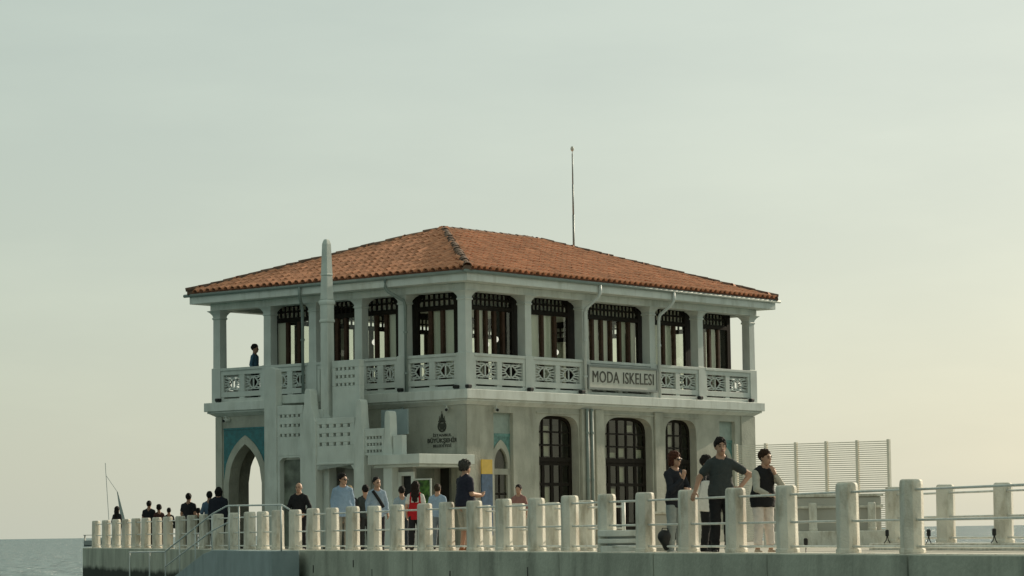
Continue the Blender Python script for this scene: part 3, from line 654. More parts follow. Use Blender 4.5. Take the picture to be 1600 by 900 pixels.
pipe([(9.98, -.06, 7.74), (9.98, -.06, 7.5), (9.96, .02, 7.36), (9.82, .36, 7.06), (9.8, .41, 6.92), (9.8, .41, 4.46)], clips=[(9.8, .41, 6.1)], m='pipe')
pipe([(.49, 2.92, 4.02), (.49, 2.92, .0)], clips=[(.49, 2.92, 3.2)])
pipe([(6.06, .42, 4.02), (6.06, .42, .0)], clips=[(6.06, .42, 3.3), (6.06, .42, 1.9)])
pipe([(6.28, .42, 4.02), (6.28, .42, .0)], clips=[(6.28, .42, 3.3), (6.28, .42, 1.9)])

# ---- lettering helper
def text_mesh(txt, size, mtl, depth=.006, bold=0.0, xs=1.0):
    cu = bpy.data.curves.new('lettering', 'FONT'); cu.body = txt; cu.size = size; cu.extrude = depth; cu.offset = bold
    cu.align_x = 'CENTER'; cu.align_y = 'CENTER'; cu.space_character = 1.04; cu.resolution_u = 3
    t = bpy.data.objects.new('lettering', cu); COL.objects.link(t)
    dg = bpy.context.evaluated_depsgraph_get(); me = bpy.data.meshes.new_from_object(t.evaluated_get(dg)); bpy.data.objects.remove(t)
    me.name = 'lettering'; me.materials.clear(); me.materials.append(mtl)
    for v in me.vertices: v.co.x *= xs
    return me
MR = Matrix(((1, 0, 0, 0), (0, 0, -1, 0), (0, 1, 0, 0), (0, 0, 0, 1)))            # text plane facing -v
ML = Matrix(((0, 0, -1, 0), (-1, 0, 0, 0), (0, 1, 0, 0), (0, 0, 0, 1)))           # text plane facing -u
for txt, z, sz, b, xs in (('İSTANBUL', 3.165, .112, .000, 1.3), ('BÜYÜKŞEHİR', 3.01, .168, .003, 1.06), ('BELEDİYESİ', 2.86, .112, .0, 1.15)):
    link('lettering', text_mesh(txt, sz, M['ink'], bold=b, xs=xs), BLD, M4=Matrix.Translation((WI - .010, 1.49, z)) @ ML)
eb = MB(); ec, ez = 1.49, 3.42                                                     # round crest with stepped domes and a spire above
ring = [(ec + .165 * math.cos(t), ez + .165 * math.sin(t)) for t in np.linspace(0, 2 * math.pi, 25)]
rin = [(ec + .118 * math.cos(t), ez + .118 * math.sin(t)) for t in np.linspace(0, 2 * math.pi, 25)]
band(eb, FL, rin, ring, WI - .016, WI - .002)
eb.prism(FL, [(ec - .118, ez + .02), (ec - .06, ez - .10), (ec + .06, ez - .10), (ec + .118, ez + .02), (ec + .08, ez + .09), (ec - .08, ez + .09)], WI - .012, WI - .003)
eb.prism(FL, [(ec - .15, ez + .13), (ec + .15, ez + .13), (ec + .10, ez + .19), (ec - .10, ez + .19)], WI - .016, WI - .002)
eb.prism(FL, pointed(ec - .075, ec + .075, ez + .192, ez + .30), WI - .016, WI - .002)
eb.prism(FL, pointed(ec - .045, ec + .045, ez + .28, ez + .37), WI - .0165, WI - .0025)
eb.prism(FL, [(ec - .012, ez + .35), (ec + .012, ez + .35), (ec + .004, ez + .44), (ec - .004, ez + .44)], WI - .016, WI - .002)
for sx in (-1, 1): eb.prism(FL, [(ec + sx * .085, ez + .191), (ec + sx * .105, ez + .191), (ec + sx * .098, ez + .30), (ec + sx * .092, ez + .30)], WI - .016, WI - .002)
eb.build('emblem', M['ink'], BLD)

# ------------------------------------------------------------------ things on and around the building
RZ = R_(51.1)
def bw(u, v, z): p = BM @ Vector((u, v, z)); return (p.x, p.y, p.z)
def bthing(name, label, cat, u, v, z, group=None): return thing(name, label, cat, bw(u, v, z), RZ, group)
t = bthing('sign', 'white name board with dark capitals MODA ISKELESI fixed to the balcony front', 'sign', 7.83, .46, 4.99)
mb = MB(); mb.fbox(FR, -1.72, 1.72, -.10, -.06, -.31, .31); mb.build('board', M['signw'], t)
mb = MB(); I = [(-1.72, -.31), (1.72, -.31), (1.72, .31), (-1.72, .31), (-1.72, -.31)]; Oo = [(-1.78, -.37), (1.78, -.37), (1.78, .37), (-1.78, .37), (-1.78, -.37)]
band(mb, FR, I, Oo, -.13, -.05); mb.build('frame', M['metal'], t)
I2 = [(-1.60, -.21), (1.60, -.21), (1.60, .21), (-1.60, .21), (-1.60, -.21)]
words = [text_mesh(w_, .47, M['ink'], .008, .0, 1.0) for w_ in ('MODA', 'ISKELESI')]
wid = [max(v.co.x for v in m_.vertices) - min(v.co.x for v in m_.vertices) for m_ in words]; k_ = (3.14 - .22) / sum(wid); x_ = -1.57
for m_, wd_ in zip(words, wid):
    c_ = x_ + wd_ * k_ / 2; x_ += wd_ * k_ + .22
    for v in m_.vertices: v.co.x *= k_; v.co.y *= 1.06
    link('lettering', m_, t, M4=Matrix.Translation((c_, -.108, 0)) @ MR)
for x in (-1.2, -.1, 1.0):
    mb = MB(); mb.tube([(x - .25, -.07, -.40), (x - .1, -.09, -.36), (x + .3, -.07, -.41), (x + .45, -.06, -.38)], .012, 5)
    mb.build('cable', M['metal'], t)

t = bthing('banner', 'upright banner board, yellow above and blue below, standing by the pale tiled niche', 'banner', 1.27, .42, DECK_Z)
mb = MB(); mb.fbox(FR, -.24, .24, -.02, .02, .32, 2.08); mb.build('lower_panel', M['blue'], t)
mb = MB(); mb.fbox(FR, -.24, .24, -.02, .02, 2.082, 2.50); mb.build('upper_panel', M['yellow'], t)
mb = MB(); mb.fbox(FR, -.3, .3, -.15, .15, .0, .04); mb.fbox(FR, -.02, .02, -.0155, .0155, .041, .319); mb.build('base', M['metal'], t)

def camera_thing(label, u, v, z, yaw):
    t = bthing('security_camera', label, 'security camera', u, v, z)
    mb = MB(); mb.tube([(0, 0, 0), (0, 0, -.10)], .02, 6); mb.sq((0, 0, 0), [(-.012, .05), (0, .05)]); mb.build('bracket', M['white'], t)
    c, s = math.cos(yaw), math.sin(yaw)
    mb = MB(); mb.tube([(-.14 * c, -.14 * s, -.10), (.10 * c, .10 * s, -.14)], .055, 8); mb.build('body', M['white'], t)
    mb = MB(); mb.tube([(.10 * c, .10 * s, -.14), (.13 * c, .13 * s, -.145)], .045, 8); mb.build('lens', M['black'], t)
camera_thing('small white security camera under the cornice beside the great pointed arch', .3 + .12, 10.05, 4.02, math.pi)
camera_thing('small white security camera under the cornice just right of the round crest', .42, 1.18, 4.02, math.pi * 1.2)
camera_thing('white security camera under the cornice above the tiled niche near the corner', 1.75, .42, 4.02, -math.pi * .7)
for k, (u, v, lb) in enumerate([(.48, .40, 'at the near corner of the ledge, right side'), (.40, .80, 'at the near corner of the ledge, left side'), (3.32, .40, 'under the first column right of the near corner'), (5.80, .40, 'beside the downpipe left of the name board'),
                        (11.96, .40, 'under the column right of the name board'), (14.85, .40, 'at the right end of the ledge'), (.40, 2.92, 'at the foot of the downpipe on the left face'), (.40, 10.37, 'at the left end of the ledge')]):
    t = bthing('floodlight', 'small dark uplight ' + lb, 'floodlight', u, v, 4.451, 'dark uplights on the balcony ledge')
    mb = MB(); mb.box(-.09, .09, -.07, .07, .03, .13); mb.build('housing', M['black'], t, bevel=.02)
    mb = MB(); mb.box(-.05, .05, -.05, .05, 0, .029); mb.build('base', M['metal'], t)
# mast behind the roof
t = thing('flagpole', 'thin tall metal pole with a white lamp on top rising behind the roof', 'pole', (2.04, 90.8, 9.08))
for z0, z1, r in ((0.0, 1.6, .035), (1.6, 2.6, .028), (2.6, 3.62, .022)): mb = MB(); mb.tube([(0, 0, z0), (0, 0, z1)], r, 8); mb.build('pole', M['metal'], t, smooth=True)
mb = MB(); mb.ball((0, 0, 3.78), (.06, .06, .09), 8, 6); mb.build('lamp_shade', M['white'], t, smooth=True)
mb = MB(); mb.tube([(0, 0, 3.6), (0, 0, 3.72)], .012, 6); mb.build('stem', M['white'], t)

# ------------------------------------------------------------------ white outdoor stair with stepped walls, in front of the left face
ST = bthing('outdoor_staircase', 'white outdoor staircase with stepped walls, rounded pillars and pierced panels', 'staircase', 0, 0, 0)
SU0, SU1 = -1.6, -1.4
def holes_panel(mb, fr, s0, s1, z0, z1, d0, d1, hs0, hs1, hz0, hz1, nx, nz, h=.085):
    mb.fbox(fr, s0, s1, d0, d1, hz1, z1); mb.fbox(fr, s0, s1, d0, d1, z0, hz0)
    mb.fbox(fr, s0, hs0, d0, d1, hz0 + .001, hz1 - .001); mb.fbox(fr, hs1, s1, d0, d1, hz0 + .001, hz1 - .001)
    px = (hs1 - hs0 - h) / (nx - 1); pz = (hz1 - hz0 - h) / (nz - 1)
    for j in range(nz - 1): mb.fbox(fr, hs0, hs1, d0 + .002, d1 - .002, hz0 + h + j * pz, hz0 + (j + 1) * pz)
    for i in range(nx - 1):
        for j in range(nz): mb.fbox(fr, hs0 + h + i * px, hs0 + (i + 1) * px, d0 + .002, d1 - .002, hz0 + j * pz + .001, hz0 + j * pz + h - .001)
def panel(f, name='wall_panel', par=None):
    mb = MB(); f(mb); return mb.build(name, M['stair'], par or ST, bevel=.01)
# tall left pier
panel(lambda m: m.prism(FL, [(5.97, DECK_Z), (6.46, DECK_Z), (6.46, 5.05), (6.43, 5.2), (6.34, 5.26), (6.12, 5.26), (6.0, 5.2), (5.97, 5.05)], SU0 - .03, SU1 + .03), 'pillar')
def pA_(m):
    holes_panel(m, FL, 4.93, 5.969, 2.66, 4.12, SU0, SU1, 5.05, 5.86, 3.21, 3.86, 5, 3)
    m.prism(FL, [(4.93, 2.659), (4.93, DECK_Z), (4.97, DECK_Z), (4.97, 2.5), (5.1, 2.6), (5.74, 2.6), (5.87, 2.5), (5.87, DECK_Z), (5.969, DECK_Z), (5.969, 2.659)], SU0 + .001, SU1 - .001)
panel(pA_)
def round_pillar(c, hw, zt, hb, zb, zfl):
    # slender rounded merlon flaring downwards
    q = zt - zfl; half = [(hb, zb), (hb, zfl), (hb * .80, zfl + .10 * q), (hw + (hb - hw) * .35, zfl + .28 * q), (hw * 1.12, zfl + .5 * q), (hw, zt - .16), (hw * .82, zt - .06), (hw * .45, zt - .01)]
    pts = [(c - x, z) for x, z in half] + [(c + x, z) for x, z in half[::-1]]
    panel(lambda m: m.prism(FL, pts[::-1], SU0 - .05, SU1 + .05), 'pillar')
round_pillar(4.70, .125, 4.58, .31, DECK_Z, 3.62)
def pB_(m):
    holes_panel(m, FL, 2.92, 4.428, 2.36, 3.70, SU0, SU1, 3.10, 4.30, 2.90, 3.52, 5, 3, .10)
    m.fbox(FL, 2.921, 4.427, SU0 - .03, SU1, 2.36, 2.42)
    m.prism(FL, [(2.92, 2.359), (2.92, DECK_Z), (2.97, DECK_Z), (2.97, 2.2), (3.09, 2.34), (4.26, 2.34), (4.40, 2.2), (4.40, DECK_Z), (4.428, DECK_Z), (4.428, 2.359)], SU0 + .001, SU1 - .001)
panel(pB_)
round_pillar(2.72, .105, 4.20, .20, DECK_Z, 3.25)
panel(lambda m: holes_panel(m, FL, 1.80, 2.529, 2.58, 3.34, SU0, SU1, 1.90, 2.46, 2.66, 3.12, 5, 3, .075))
round_pillar(1.63, .10, 3.83, .165, DECK_Z, 2.7)
panel(lambda m: m.fbox(FL, 1.12, 1.463, SU0, SU1, 2.58, 3.13))
# canopy over the ticket door and the little room under it
panel(lambda m: (m.fbox(FL, .28, 2.20, SU0 - .25, WI - .005, 2.30, 2.575), m.fbox(FL, .40, 2.1, SU0 - .12, WI - .006, 2.22, 2.299)), 'canopy')
mb = MB(); wall_ops(mb, FL, .95, 2.52, DECK_Z, 2.219, SU1 + .05, SU1 + .2, [(.98, 1.42, DECK_Z, flat(.98, 1.42, 2.05))]); mb.build('wall_panel', M['inter'], ST)
mb = MB(); band(mb, FL, [(.98, DECK_Z), (.98, 1.98), (1.36, 1.98), (1.36, DECK_Z)], [(.88, DECK_Z), (.88, 2.09), (1.46, 2.09), (1.46, DECK_Z)], SU1 - .0, SU1 + .049)
fr_ = mb.build('door', M['white'], ST)
mb = MB(); mb.fbox(FL, .99, 1.35, SU1 + .12, SU1 + .15, DECK_Z + .01, 1.97); mb.build('door_leaf', M['black'], fr_)
# landing, flights and steps behind the wall
panel(lambda m: m.fbox(FL, 4.9, 6.5, SU1 + .04, .30, 4.20, 4.45), 'landing')
for k in range(9): panel(lambda m: m.fbox(FL, 2.6 + .255 * k, 2.6 + .255 * (k + 1), SU1 + .05, -.45, 2.4 + .2 * k - .25, 2.4 + .2 * (k + 1) - .02), 'step')
for k in range(7): panel(lambda m: m.fbox(FL, 4.95 + .2 * k, 4.95 + .2 * (k + 1) - .005, -.40, .28, 2.9 + .2 * k - .25, 2.9 + .2 * (k + 1)), 'step')
panel(lambda m: m.fbox(FL, 4.62, 4.70, -1.2, .3, 4.2, 5.1)); panel(lambda m: m.fbox(FL, 4.75, 5.55, .14, .28, 4.451, 5.15))
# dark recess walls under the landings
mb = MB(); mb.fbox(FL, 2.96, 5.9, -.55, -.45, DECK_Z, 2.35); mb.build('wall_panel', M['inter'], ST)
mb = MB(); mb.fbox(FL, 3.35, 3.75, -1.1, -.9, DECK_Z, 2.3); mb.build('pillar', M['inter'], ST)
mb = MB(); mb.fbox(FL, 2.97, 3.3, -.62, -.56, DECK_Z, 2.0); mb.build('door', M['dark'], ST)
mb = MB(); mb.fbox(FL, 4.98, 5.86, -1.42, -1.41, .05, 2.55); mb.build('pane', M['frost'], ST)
mb = MB(); mb.fbox(FL, 1.95, 2.95, -.42, -.36, 3.20, 3.92); mb.build('wall_panel', M['ramp'], ST)
# tall pierced screen wall beside the obelisk
panel(lambda m: holes_panel(m, FL, 3.02, 4.09, 3.4, 5.36, -1.25, -1.05, 3.22, 3.96, 4.62, 5.16, 5, 3, .085))
# obelisk
t = bthing('obelisk', 'tall tapering white obelisk with collar rings rising past the roof edge', 'obelisk', -1.15, 4.36, DECK_Z)
mb = MB(); mb.sq((0, 0, .05), [(0, .20), (3.7, .155), (6.50, .145)]); mb.build('base', M['stair'], t, bevel=.02)
mb = MB(); mb.sq((0, 0, .05), [(6.501, .155), (6.54, .166), (6.58, .156), (6.60, .146), (7.0, .146), (7.03, .168), (7.09, .178), (7.13, .164), (7.16, .146)]); mb.build('collar', M['stair'], t, bevel=.008)
mb = MB(); mb.sq((0, 0, .05), [(7.161, .146), (7.86, .126)]); mb.build('shaft', M['stair'], t, bevel=.02)
mb = MB(); mb.sq((0, 0, .05), [(7.861, .130), (7.90, .134), (7.93, .124), (8.70, .100), (8.80, .097), (8.88, .075), (8.93, .055)]); mb.build('tip', M['stair'], t, bevel=.012)
# green poster stand by the door
t = bthing('poster_stand', 'white framed stand with a green leafy poster beside the ticket door', 'poster stand', -1.35, .58, DECK_Z)
mb = MB(); mb.fbox(FL, -.27, .27, -.01, .01, .75, 1.90); mb.build('poster', M['green'], t)
mb = MB(); band(mb, FL, [(-.27, .75), (.27, .75), (.27, 1.9), (-.27, 1.9), (-.27, .75)], [(-.31, .70), (.31, .70), (.31, 1.94), (-.31, 1.94), (-.31, .70)], -.02, .02)
for s in (-.29, .29): mb.fbox(FL, s - .02, s + .02, -.02, .02, 0, .699)
mb.build('frame', M['white'], t)

# ------------------------------------------------------------------ boat ramp with handrail at the lower left
RD = Vector((-0.279, 0.960)); RN = nP
def rp(t_, o_, z): p = Vector(corner) + RD * t_ + RN * o_; return (p.x, p.y, z)
ramp = thing('boat_ramp', 'blue grey concrete ramp sloping down to the water beside the platform', 'ramp', (corner[0], corner[1], 0))
def rl(t_, o_, z): p = rp(t_, o_, z); return (p[0] - corner[0], p[1] - corner[1], z)
mb = MB(); prof = [(-3.6, -.01), (4.5, -.01), (6.0, -.12), (11.0, -.80), (19.5, -1.50), (19.5, -2.6), (-3.6, -2.6)]
n7 = len(prof); v1 = [rl(a, .36, z) for a, z in prof]; v2 = [rl(a, 1.05, z) for a, z in prof]
mb.add(v1 + v2, [tuple(range(n7)), tuple(range(2 * n7 - 1, n7 - 1, -1))] + [(i, (i + 1) % n7, (i + 1) % n7 + n7, i + n7) for i in range(n7)])
mb.build('slab', M['ramp'], ramp, bevel=.015)
hr = thing('handrail', 'thin white pipe handrail running down the boat ramp to the water', 'handrail', (corner[0], corner[1], 0))
top = [(-4.6, .97), (-3.7, 1.09), (3.4, 1.16), (3.7, 1.15), (6.0, .95), (14.0, -.08), (21.3, -.12)]
mb = MB(); mb.tube([rl(a, .8, z) for a, z in top], .022, 8); mb.build('rail', M['pipe'], hr, smooth=True)
mb = MB(); mb.tube([rl(a, .8, z - .45) for a, z in top[2:6]], .02, 8); mb.build('rail', M['pipe'], hr, smooth=True)
for a, zt_, zb in ((-3.6, 1.09, -.01), (1.9, 1.15, -.01), (3.3, 1.16, -.01), (5.9, .95, -.10), (8.6, .61, -.45), (11.3, .27, -.8), (13.9, -.07, -1.1), (17.0, -.1, -1.35), (21.2, -.12, -2.2)):
    mb = MB(); mb.tube([rl(a, .8, zb), rl(a, .8, zt_)], .021, 8); mb.build('stanchion', M['pipe'], hr, smooth=True)

# ------------------------------------------------------------------ right side of the platform: slatted screen, low wall, bench, bits
t = thing('slatted_screen', 'tall pale slatted screen fence standing beyond the low wall right of the building', 'screen fence', (9.38, 70.0, DECK_Z))
a0, a1 = Vector((0, 0, 0)), Vector((-3.62, 2.5, 0)); dv = (a1 - a0); ln = dv.length; dn = dv.normalized(); ang = math.atan2(dn.y, dn.x)
RMt = Matrix.Rotation(ang, 4, 'Z')
for i in range(6):
    mb = MB(); mb.box(-.03, .03, -.05, .05, 0, 2.60); mb.build('screen_post', M['screen'], t).matrix_local = Matrix.Translation(dn * (ln * i / 5)) @ RMt
sm = MB(); sm.box(.032, ln / 5 - .032, -.010, .010, 0, .022); SL = sm.mesh('slat', M['screen'])
for i in range(5):
    for k in range(46): link('slat', SL, t, M4=Matrix.Translation(dn * (ln * i / 5) + Vector((0, 0, .18 + k * .0525))) @ RMt)
t = thing('low_wall', 'low pale rendered wall with a lighter ledge in front of the slatted screen', 'wall', (7.0, 62.2, DECK_Z))
mb = MB(); mb.box(-1.45, 1.12, -.1, .5, .3, 1.09); mb.build('wall', M['lowwall'], t, bevel=.02)
mb = MB(); mb.box(-1.50, 1.17, -.14, .54, 1.091, 1.15); mb.build('coping', M['post'], t, bevel=.01)
mb = MB(); mb.box(-1.5, 1.16, -.55, -.101, .003, .34); mb.build('plinth', M['post'], t, bevel=.02)
mb = MB(); mb.box(-1.5, 1.16, -.16, -.101, .84, .90); mb.build('ledge', M['post'], t, bevel=.008)
sp_ = post_mesh(.62, .085, .03)
for x in (-.42, .88): link('post', sp_, t, (x, -.33, .341))
t = thing('bench', 'low white bench of stacked slabs between the posts behind the near railing', 'bench', (1.9, 48.9, DECK_Z))
for z0, z1, w_ in ((.0, .15, .42), (.19, .27, .46), (.31, .42, .46)): mb = MB(); mb.box(-w_, w_, -.25, .25, z0, z1); mb.build('slab', M['white'], t, bevel=.012)
mb = MB(); mb.box(-.3, .3, -.2, .2, .151, .189); mb.box(-.3, .3, -.2, .2, .271, .309); mb.build('spacer', M['metal'], t)
t = thing('pedestal', 'small cream block pedestal with a pale top left of the woman in sunglasses', 'pedestal', (2.56, 48.6, DECK_Z))
mb = MB(); mb.box(-.17, .17, -.15, .15, 0, .68); mb.build('body', M['lowwall'], t, bevel=.015)
mb = MB(); mb.box(-.20, .20, -.18, .18, .681, .73); mb.build('top', M['post'], t, bevel=.01)
def spot(x, y, z, label, tilt):
    t = thing('floodlight', label, 'floodlight', (x, y, z), tilt)
    mb = MB(); mb.tube([(-.06, 0, 0), (-.02, 0, .05), (0, 0, .14)], .009, 6); mb.tube([(.05, 0, 0), (.02, 0, .05), (0, 0, .14)], .009, 6); mb.build('stand', M['black'], t)
    mb = MB(); mb.box(-.030, .030, -.035, .035, .12, .24); mb.build('housing', M['black'], t, bevel=.015)
spot(7.86, 46.0, .072, 'black floodlight on a stand by the far post nearest the right edge', .2)
spot(7.02, 47.6, .072, 'black floodlight on the far kerb just right of the big near post', .5)
spot(6.62, 49.9, .072, 'dark floodlight on the far kerb beside the leftmost far post', -.3)
spot(4.92, 47.5, DECK_Z, 'dark narrow floodlight on the deck left of the low wall', 1.45)

# yacht far out
t = thing('sailing_yacht', 'distant white sailing yacht with furled sails and tall bare mast, half hidden by the platform', 'boat', (-92.0, 640.0, WATER_Z), 0)
hl = MB(); rings = []
for x, b_, k_ in ((-6.5, 1.2, .25), (-5, 1.55, 0), (-1, 1.75, -.1), (3, 1.2, 0), (5.6, .35, .5), (6.2, .05, .9)):
    rings.append([(x, -b_, 1.35), (x, -b_ * .8, .3 + k_ * .4), (x, 0, -.5 + k_), (x, b_ * .8, .3 + k_ * .4), (x, b_, 1.35)])
hl.loft(rings); hl.build('hull', M['hull'], t)
mb = MB(); mb.loft([[(-4, -.9, 1.351), (1.5, -.7, 1.351), (1.5, .7, 1.351), (-4, .9, 1.351)], [(-3.6, -.75, 2.0), (.8, -.5, 1.9), (.8, .5, 1.9), (-3.6, .75, 2.0)]]); mb.build('cabin', M['hull'], t)
mb = MB(); mb.tube([(-.6, 0, 1.36), (-1.7, 0, 19.0)], .075, 6); mb.build('mast', M['hull'], t)  # pale hull colour on mast and stay paints in the fading by haze
mb = MB(); mb.tube([(-1.45, 0, 16.0), (1.0, 0, 12.41)], .05, 5); mb.build('stay', M['hull'], t)
mb = MB(); mb.loft([[(3.9, -.4, 1.5), (2.2, -.3, 1.5), (2.2, .3, 1.5), (3.9, .4, 1.5)], [(2.9, -.2, 5.8), (1.9, -.2, 5.8), (1.9, .2, 5.8), (2.9, .2, 5.8)], [(1.15, -.05, 12.4), (.95, -.05, 12.4), (.95, .05, 12.4), (1.15, .05, 12.4)]]); mb.build('furled_sail', M['sail'], t)
mb = MB(); mb.box(-6.6, -4.6, -1.0, 1.0, 2.5, 2.62); mb.box(-6.4, -6.3, -.9, .9, 1.36, 2.499); mb.build('bimini', M['metal'], t)

# ------------------------------------------------------------------ people: smooth bodies meshed from distance fields
def surface_net(f, lo, hi, h):
    lo = np.array(lo, float); n = np.maximum(np.ceil((np.array(hi) - lo) / h).astype(int) + 1, 3)
    ax = [lo[i] + h * np.arange(n[i]) for i in range(3)]
    X, Y, Z = np.meshgrid(*ax, indexing='ij'); F = f(X, Y, Z); S = F < 0
    c = [n[0] - 1, n[1] - 1, n[2] - 1]
    def corner(A, i, j, k): return A[i:i + c[0], j:j + c[1], k:k + c[2]]
    cnt = sum(corner(S, i, j, k).astype(int) for i in (0, 1) for j in (0, 1) for k in (0, 1))
    act = (cnt > 0) & (cnt < 8); idx = -np.ones(c, int); idx[act] = np.arange(act.sum())
    P = np.zeros((act.sum(), 3)); W_ = np.zeros(act.sum())
    for a in range(3):
        o = [b for b in range(3) if b != a]
        for p in (0, 1):
            for q in (0, 1):
                e0 = [0, 0, 0]; e0[o[0]] = p; e0[o[1]] = q; e1 = list(e0); e1[a] = 1
                f0, f1 = corner(F, *e0)[act], corner(F, *e1)[act]; cr = (f0 < 0) != (f1 < 0)
                t = np.where(cr, f0 / np.where(cr, f0 - f1, 1), 0)
                v = np.zeros((len(t), 3)); v[:, o[0]] = p; v[:, o[1]] = q; v[:, a] = t
                P[cr] += v[cr]; W_[cr] += 1
    I = np.argwhere(act); V = lo + h * (I + P / W_[:, None])
    quads = []
    for a in range(3):
        o = [b for b in range(3) if b != a]; s0 = [slice(1, n[b] - 1) if b != a else slice(0, n[b] - 1) for b in range(3)]
        s1 = list(s0); s1[a] = slice(1, n[a])
        A, B = S[tuple(s0)], S[tuple(s1)]; E = np.argwhere(A != B); 
        if not len(E): continue
        sg = A[tuple(E.T)]; base = E.copy(); base[:, o[0]] += 1; base[:, o[1]] += 1
        def cell(p, q): k = base.copy(); k[:, o[0]] -= p; k[:, o[1]] -= q; return idx[tuple(k.T)]
        Q = np.stack([cell(1, 1), cell(0, 1), cell(0, 0), cell(1, 0)], 1)
        fl = sg if a != 1 else ~sg
        Q[~fl] = Q[~fl][:, ::-1]; quads.append(Q)
    return V, np.concatenate(quads) if quads else np.zeros((0, 4), int)

def cap(X, Y, Z, a, b, ra, rb):
    a = np.array(a, float); d = np.array(b, float) - a; L = max((d * d).sum(), 1e-9)
    t = np.clip(((X - a[0]) * d[0] + (Y - a[1]) * d[1] + (Z - a[2]) * d[2]) / L, 0, 1)
    return np.sqrt((X - a[0] - t * d[0]) ** 2 + (Y - a[1] - t * d[1]) ** 2 + (Z - a[2] - t * d[2]) ** 2) - (ra + (rb - ra) * t)
def ell(X, Y, Z, c, r):
    k = np.sqrt(((X - c[0]) / r[0]) ** 2 + ((Y - c[1]) / r[1]) ** 2 + ((Z - c[2]) / r[2]) ** 2); return (k - 1) * min(r)
def smin(a, b, k): h = np.clip(.5 + .5 * (b - a) / k, 0, 1); return b + (a - b) * h - k * h * (1 - h)

_mc = {}
def cloth(col, rough=.85, var=.10):
    k = tuple(round(c, 3) for c in col)
    if k not in _mc: _mc[k] = mat('cloth_%d' % len(_mc), col, rough, var, 14, bump=.25, bump_scale=35)
    return _mc[k]
def skin(tone):
    k = ('s', tone)
    if k not in _mc: _mc[k] = mat('skin_%d' % len(_mc), (.50 * tone, .29 * tone, .20 * tone), .55, .08, 12)
    return _mc[k]
def hairm(col):
    k = ('h',) + tuple(col)
    if k not in _mc: _mc[k] = mat('hair_%d' % len(_mc), col, .75, .45, 30, bump=.9, bump_scale=70, spec=.18)
    return _mc[k]

def hand_field(wr, dirv, palm_n, curl, s_thumb):
    """capsules of a hand: wrist point, pointing direction, palm normal; fingers curl towards the palm side"""
    d = Vector(dirv).normalized(); n = Vector(palm_n); n = (n - d * n.dot(d)).normalized(); sd_ = d.cross(n)
    wr = Vector(wr); C = []
    C.append((wr, wr + d * .045, .026, .030)); 
    for i, (o, L) in enumerate(((-.030, .066), (-.010, .076), (.011, .071), (.031, .056))):
        b = wr + d * .088 + sd_ * o * .92; C.append((wr + d * .02 + sd_ * o * .4, b, .019, .0115))
        p = b; ang = 0
        for k, f in enumerate((.45, .32, .23)):
            ang += curl * (1.0, 1.15, .8)[k]; q = p + (d * math.cos(ang) + n * math.sin(ang)) * L * f
            C.append((p, q, .0098 - .0008 * k, .0090 - .0009 * k)); p = q
    b0 = wr + d * .022 + sd_ * s_thumb * .026; b1 = b0 + (d * .55 + sd_ * s_thumb * .75 + n * .35).normalized() * .042
    b2 = b1 + (d * .8 + sd_ * s_thumb * .35 + n * .4).normalized() * .032
    C += [(b0, b1, .016, .0125), (b1, b2, .0118, .0095)]
    return C

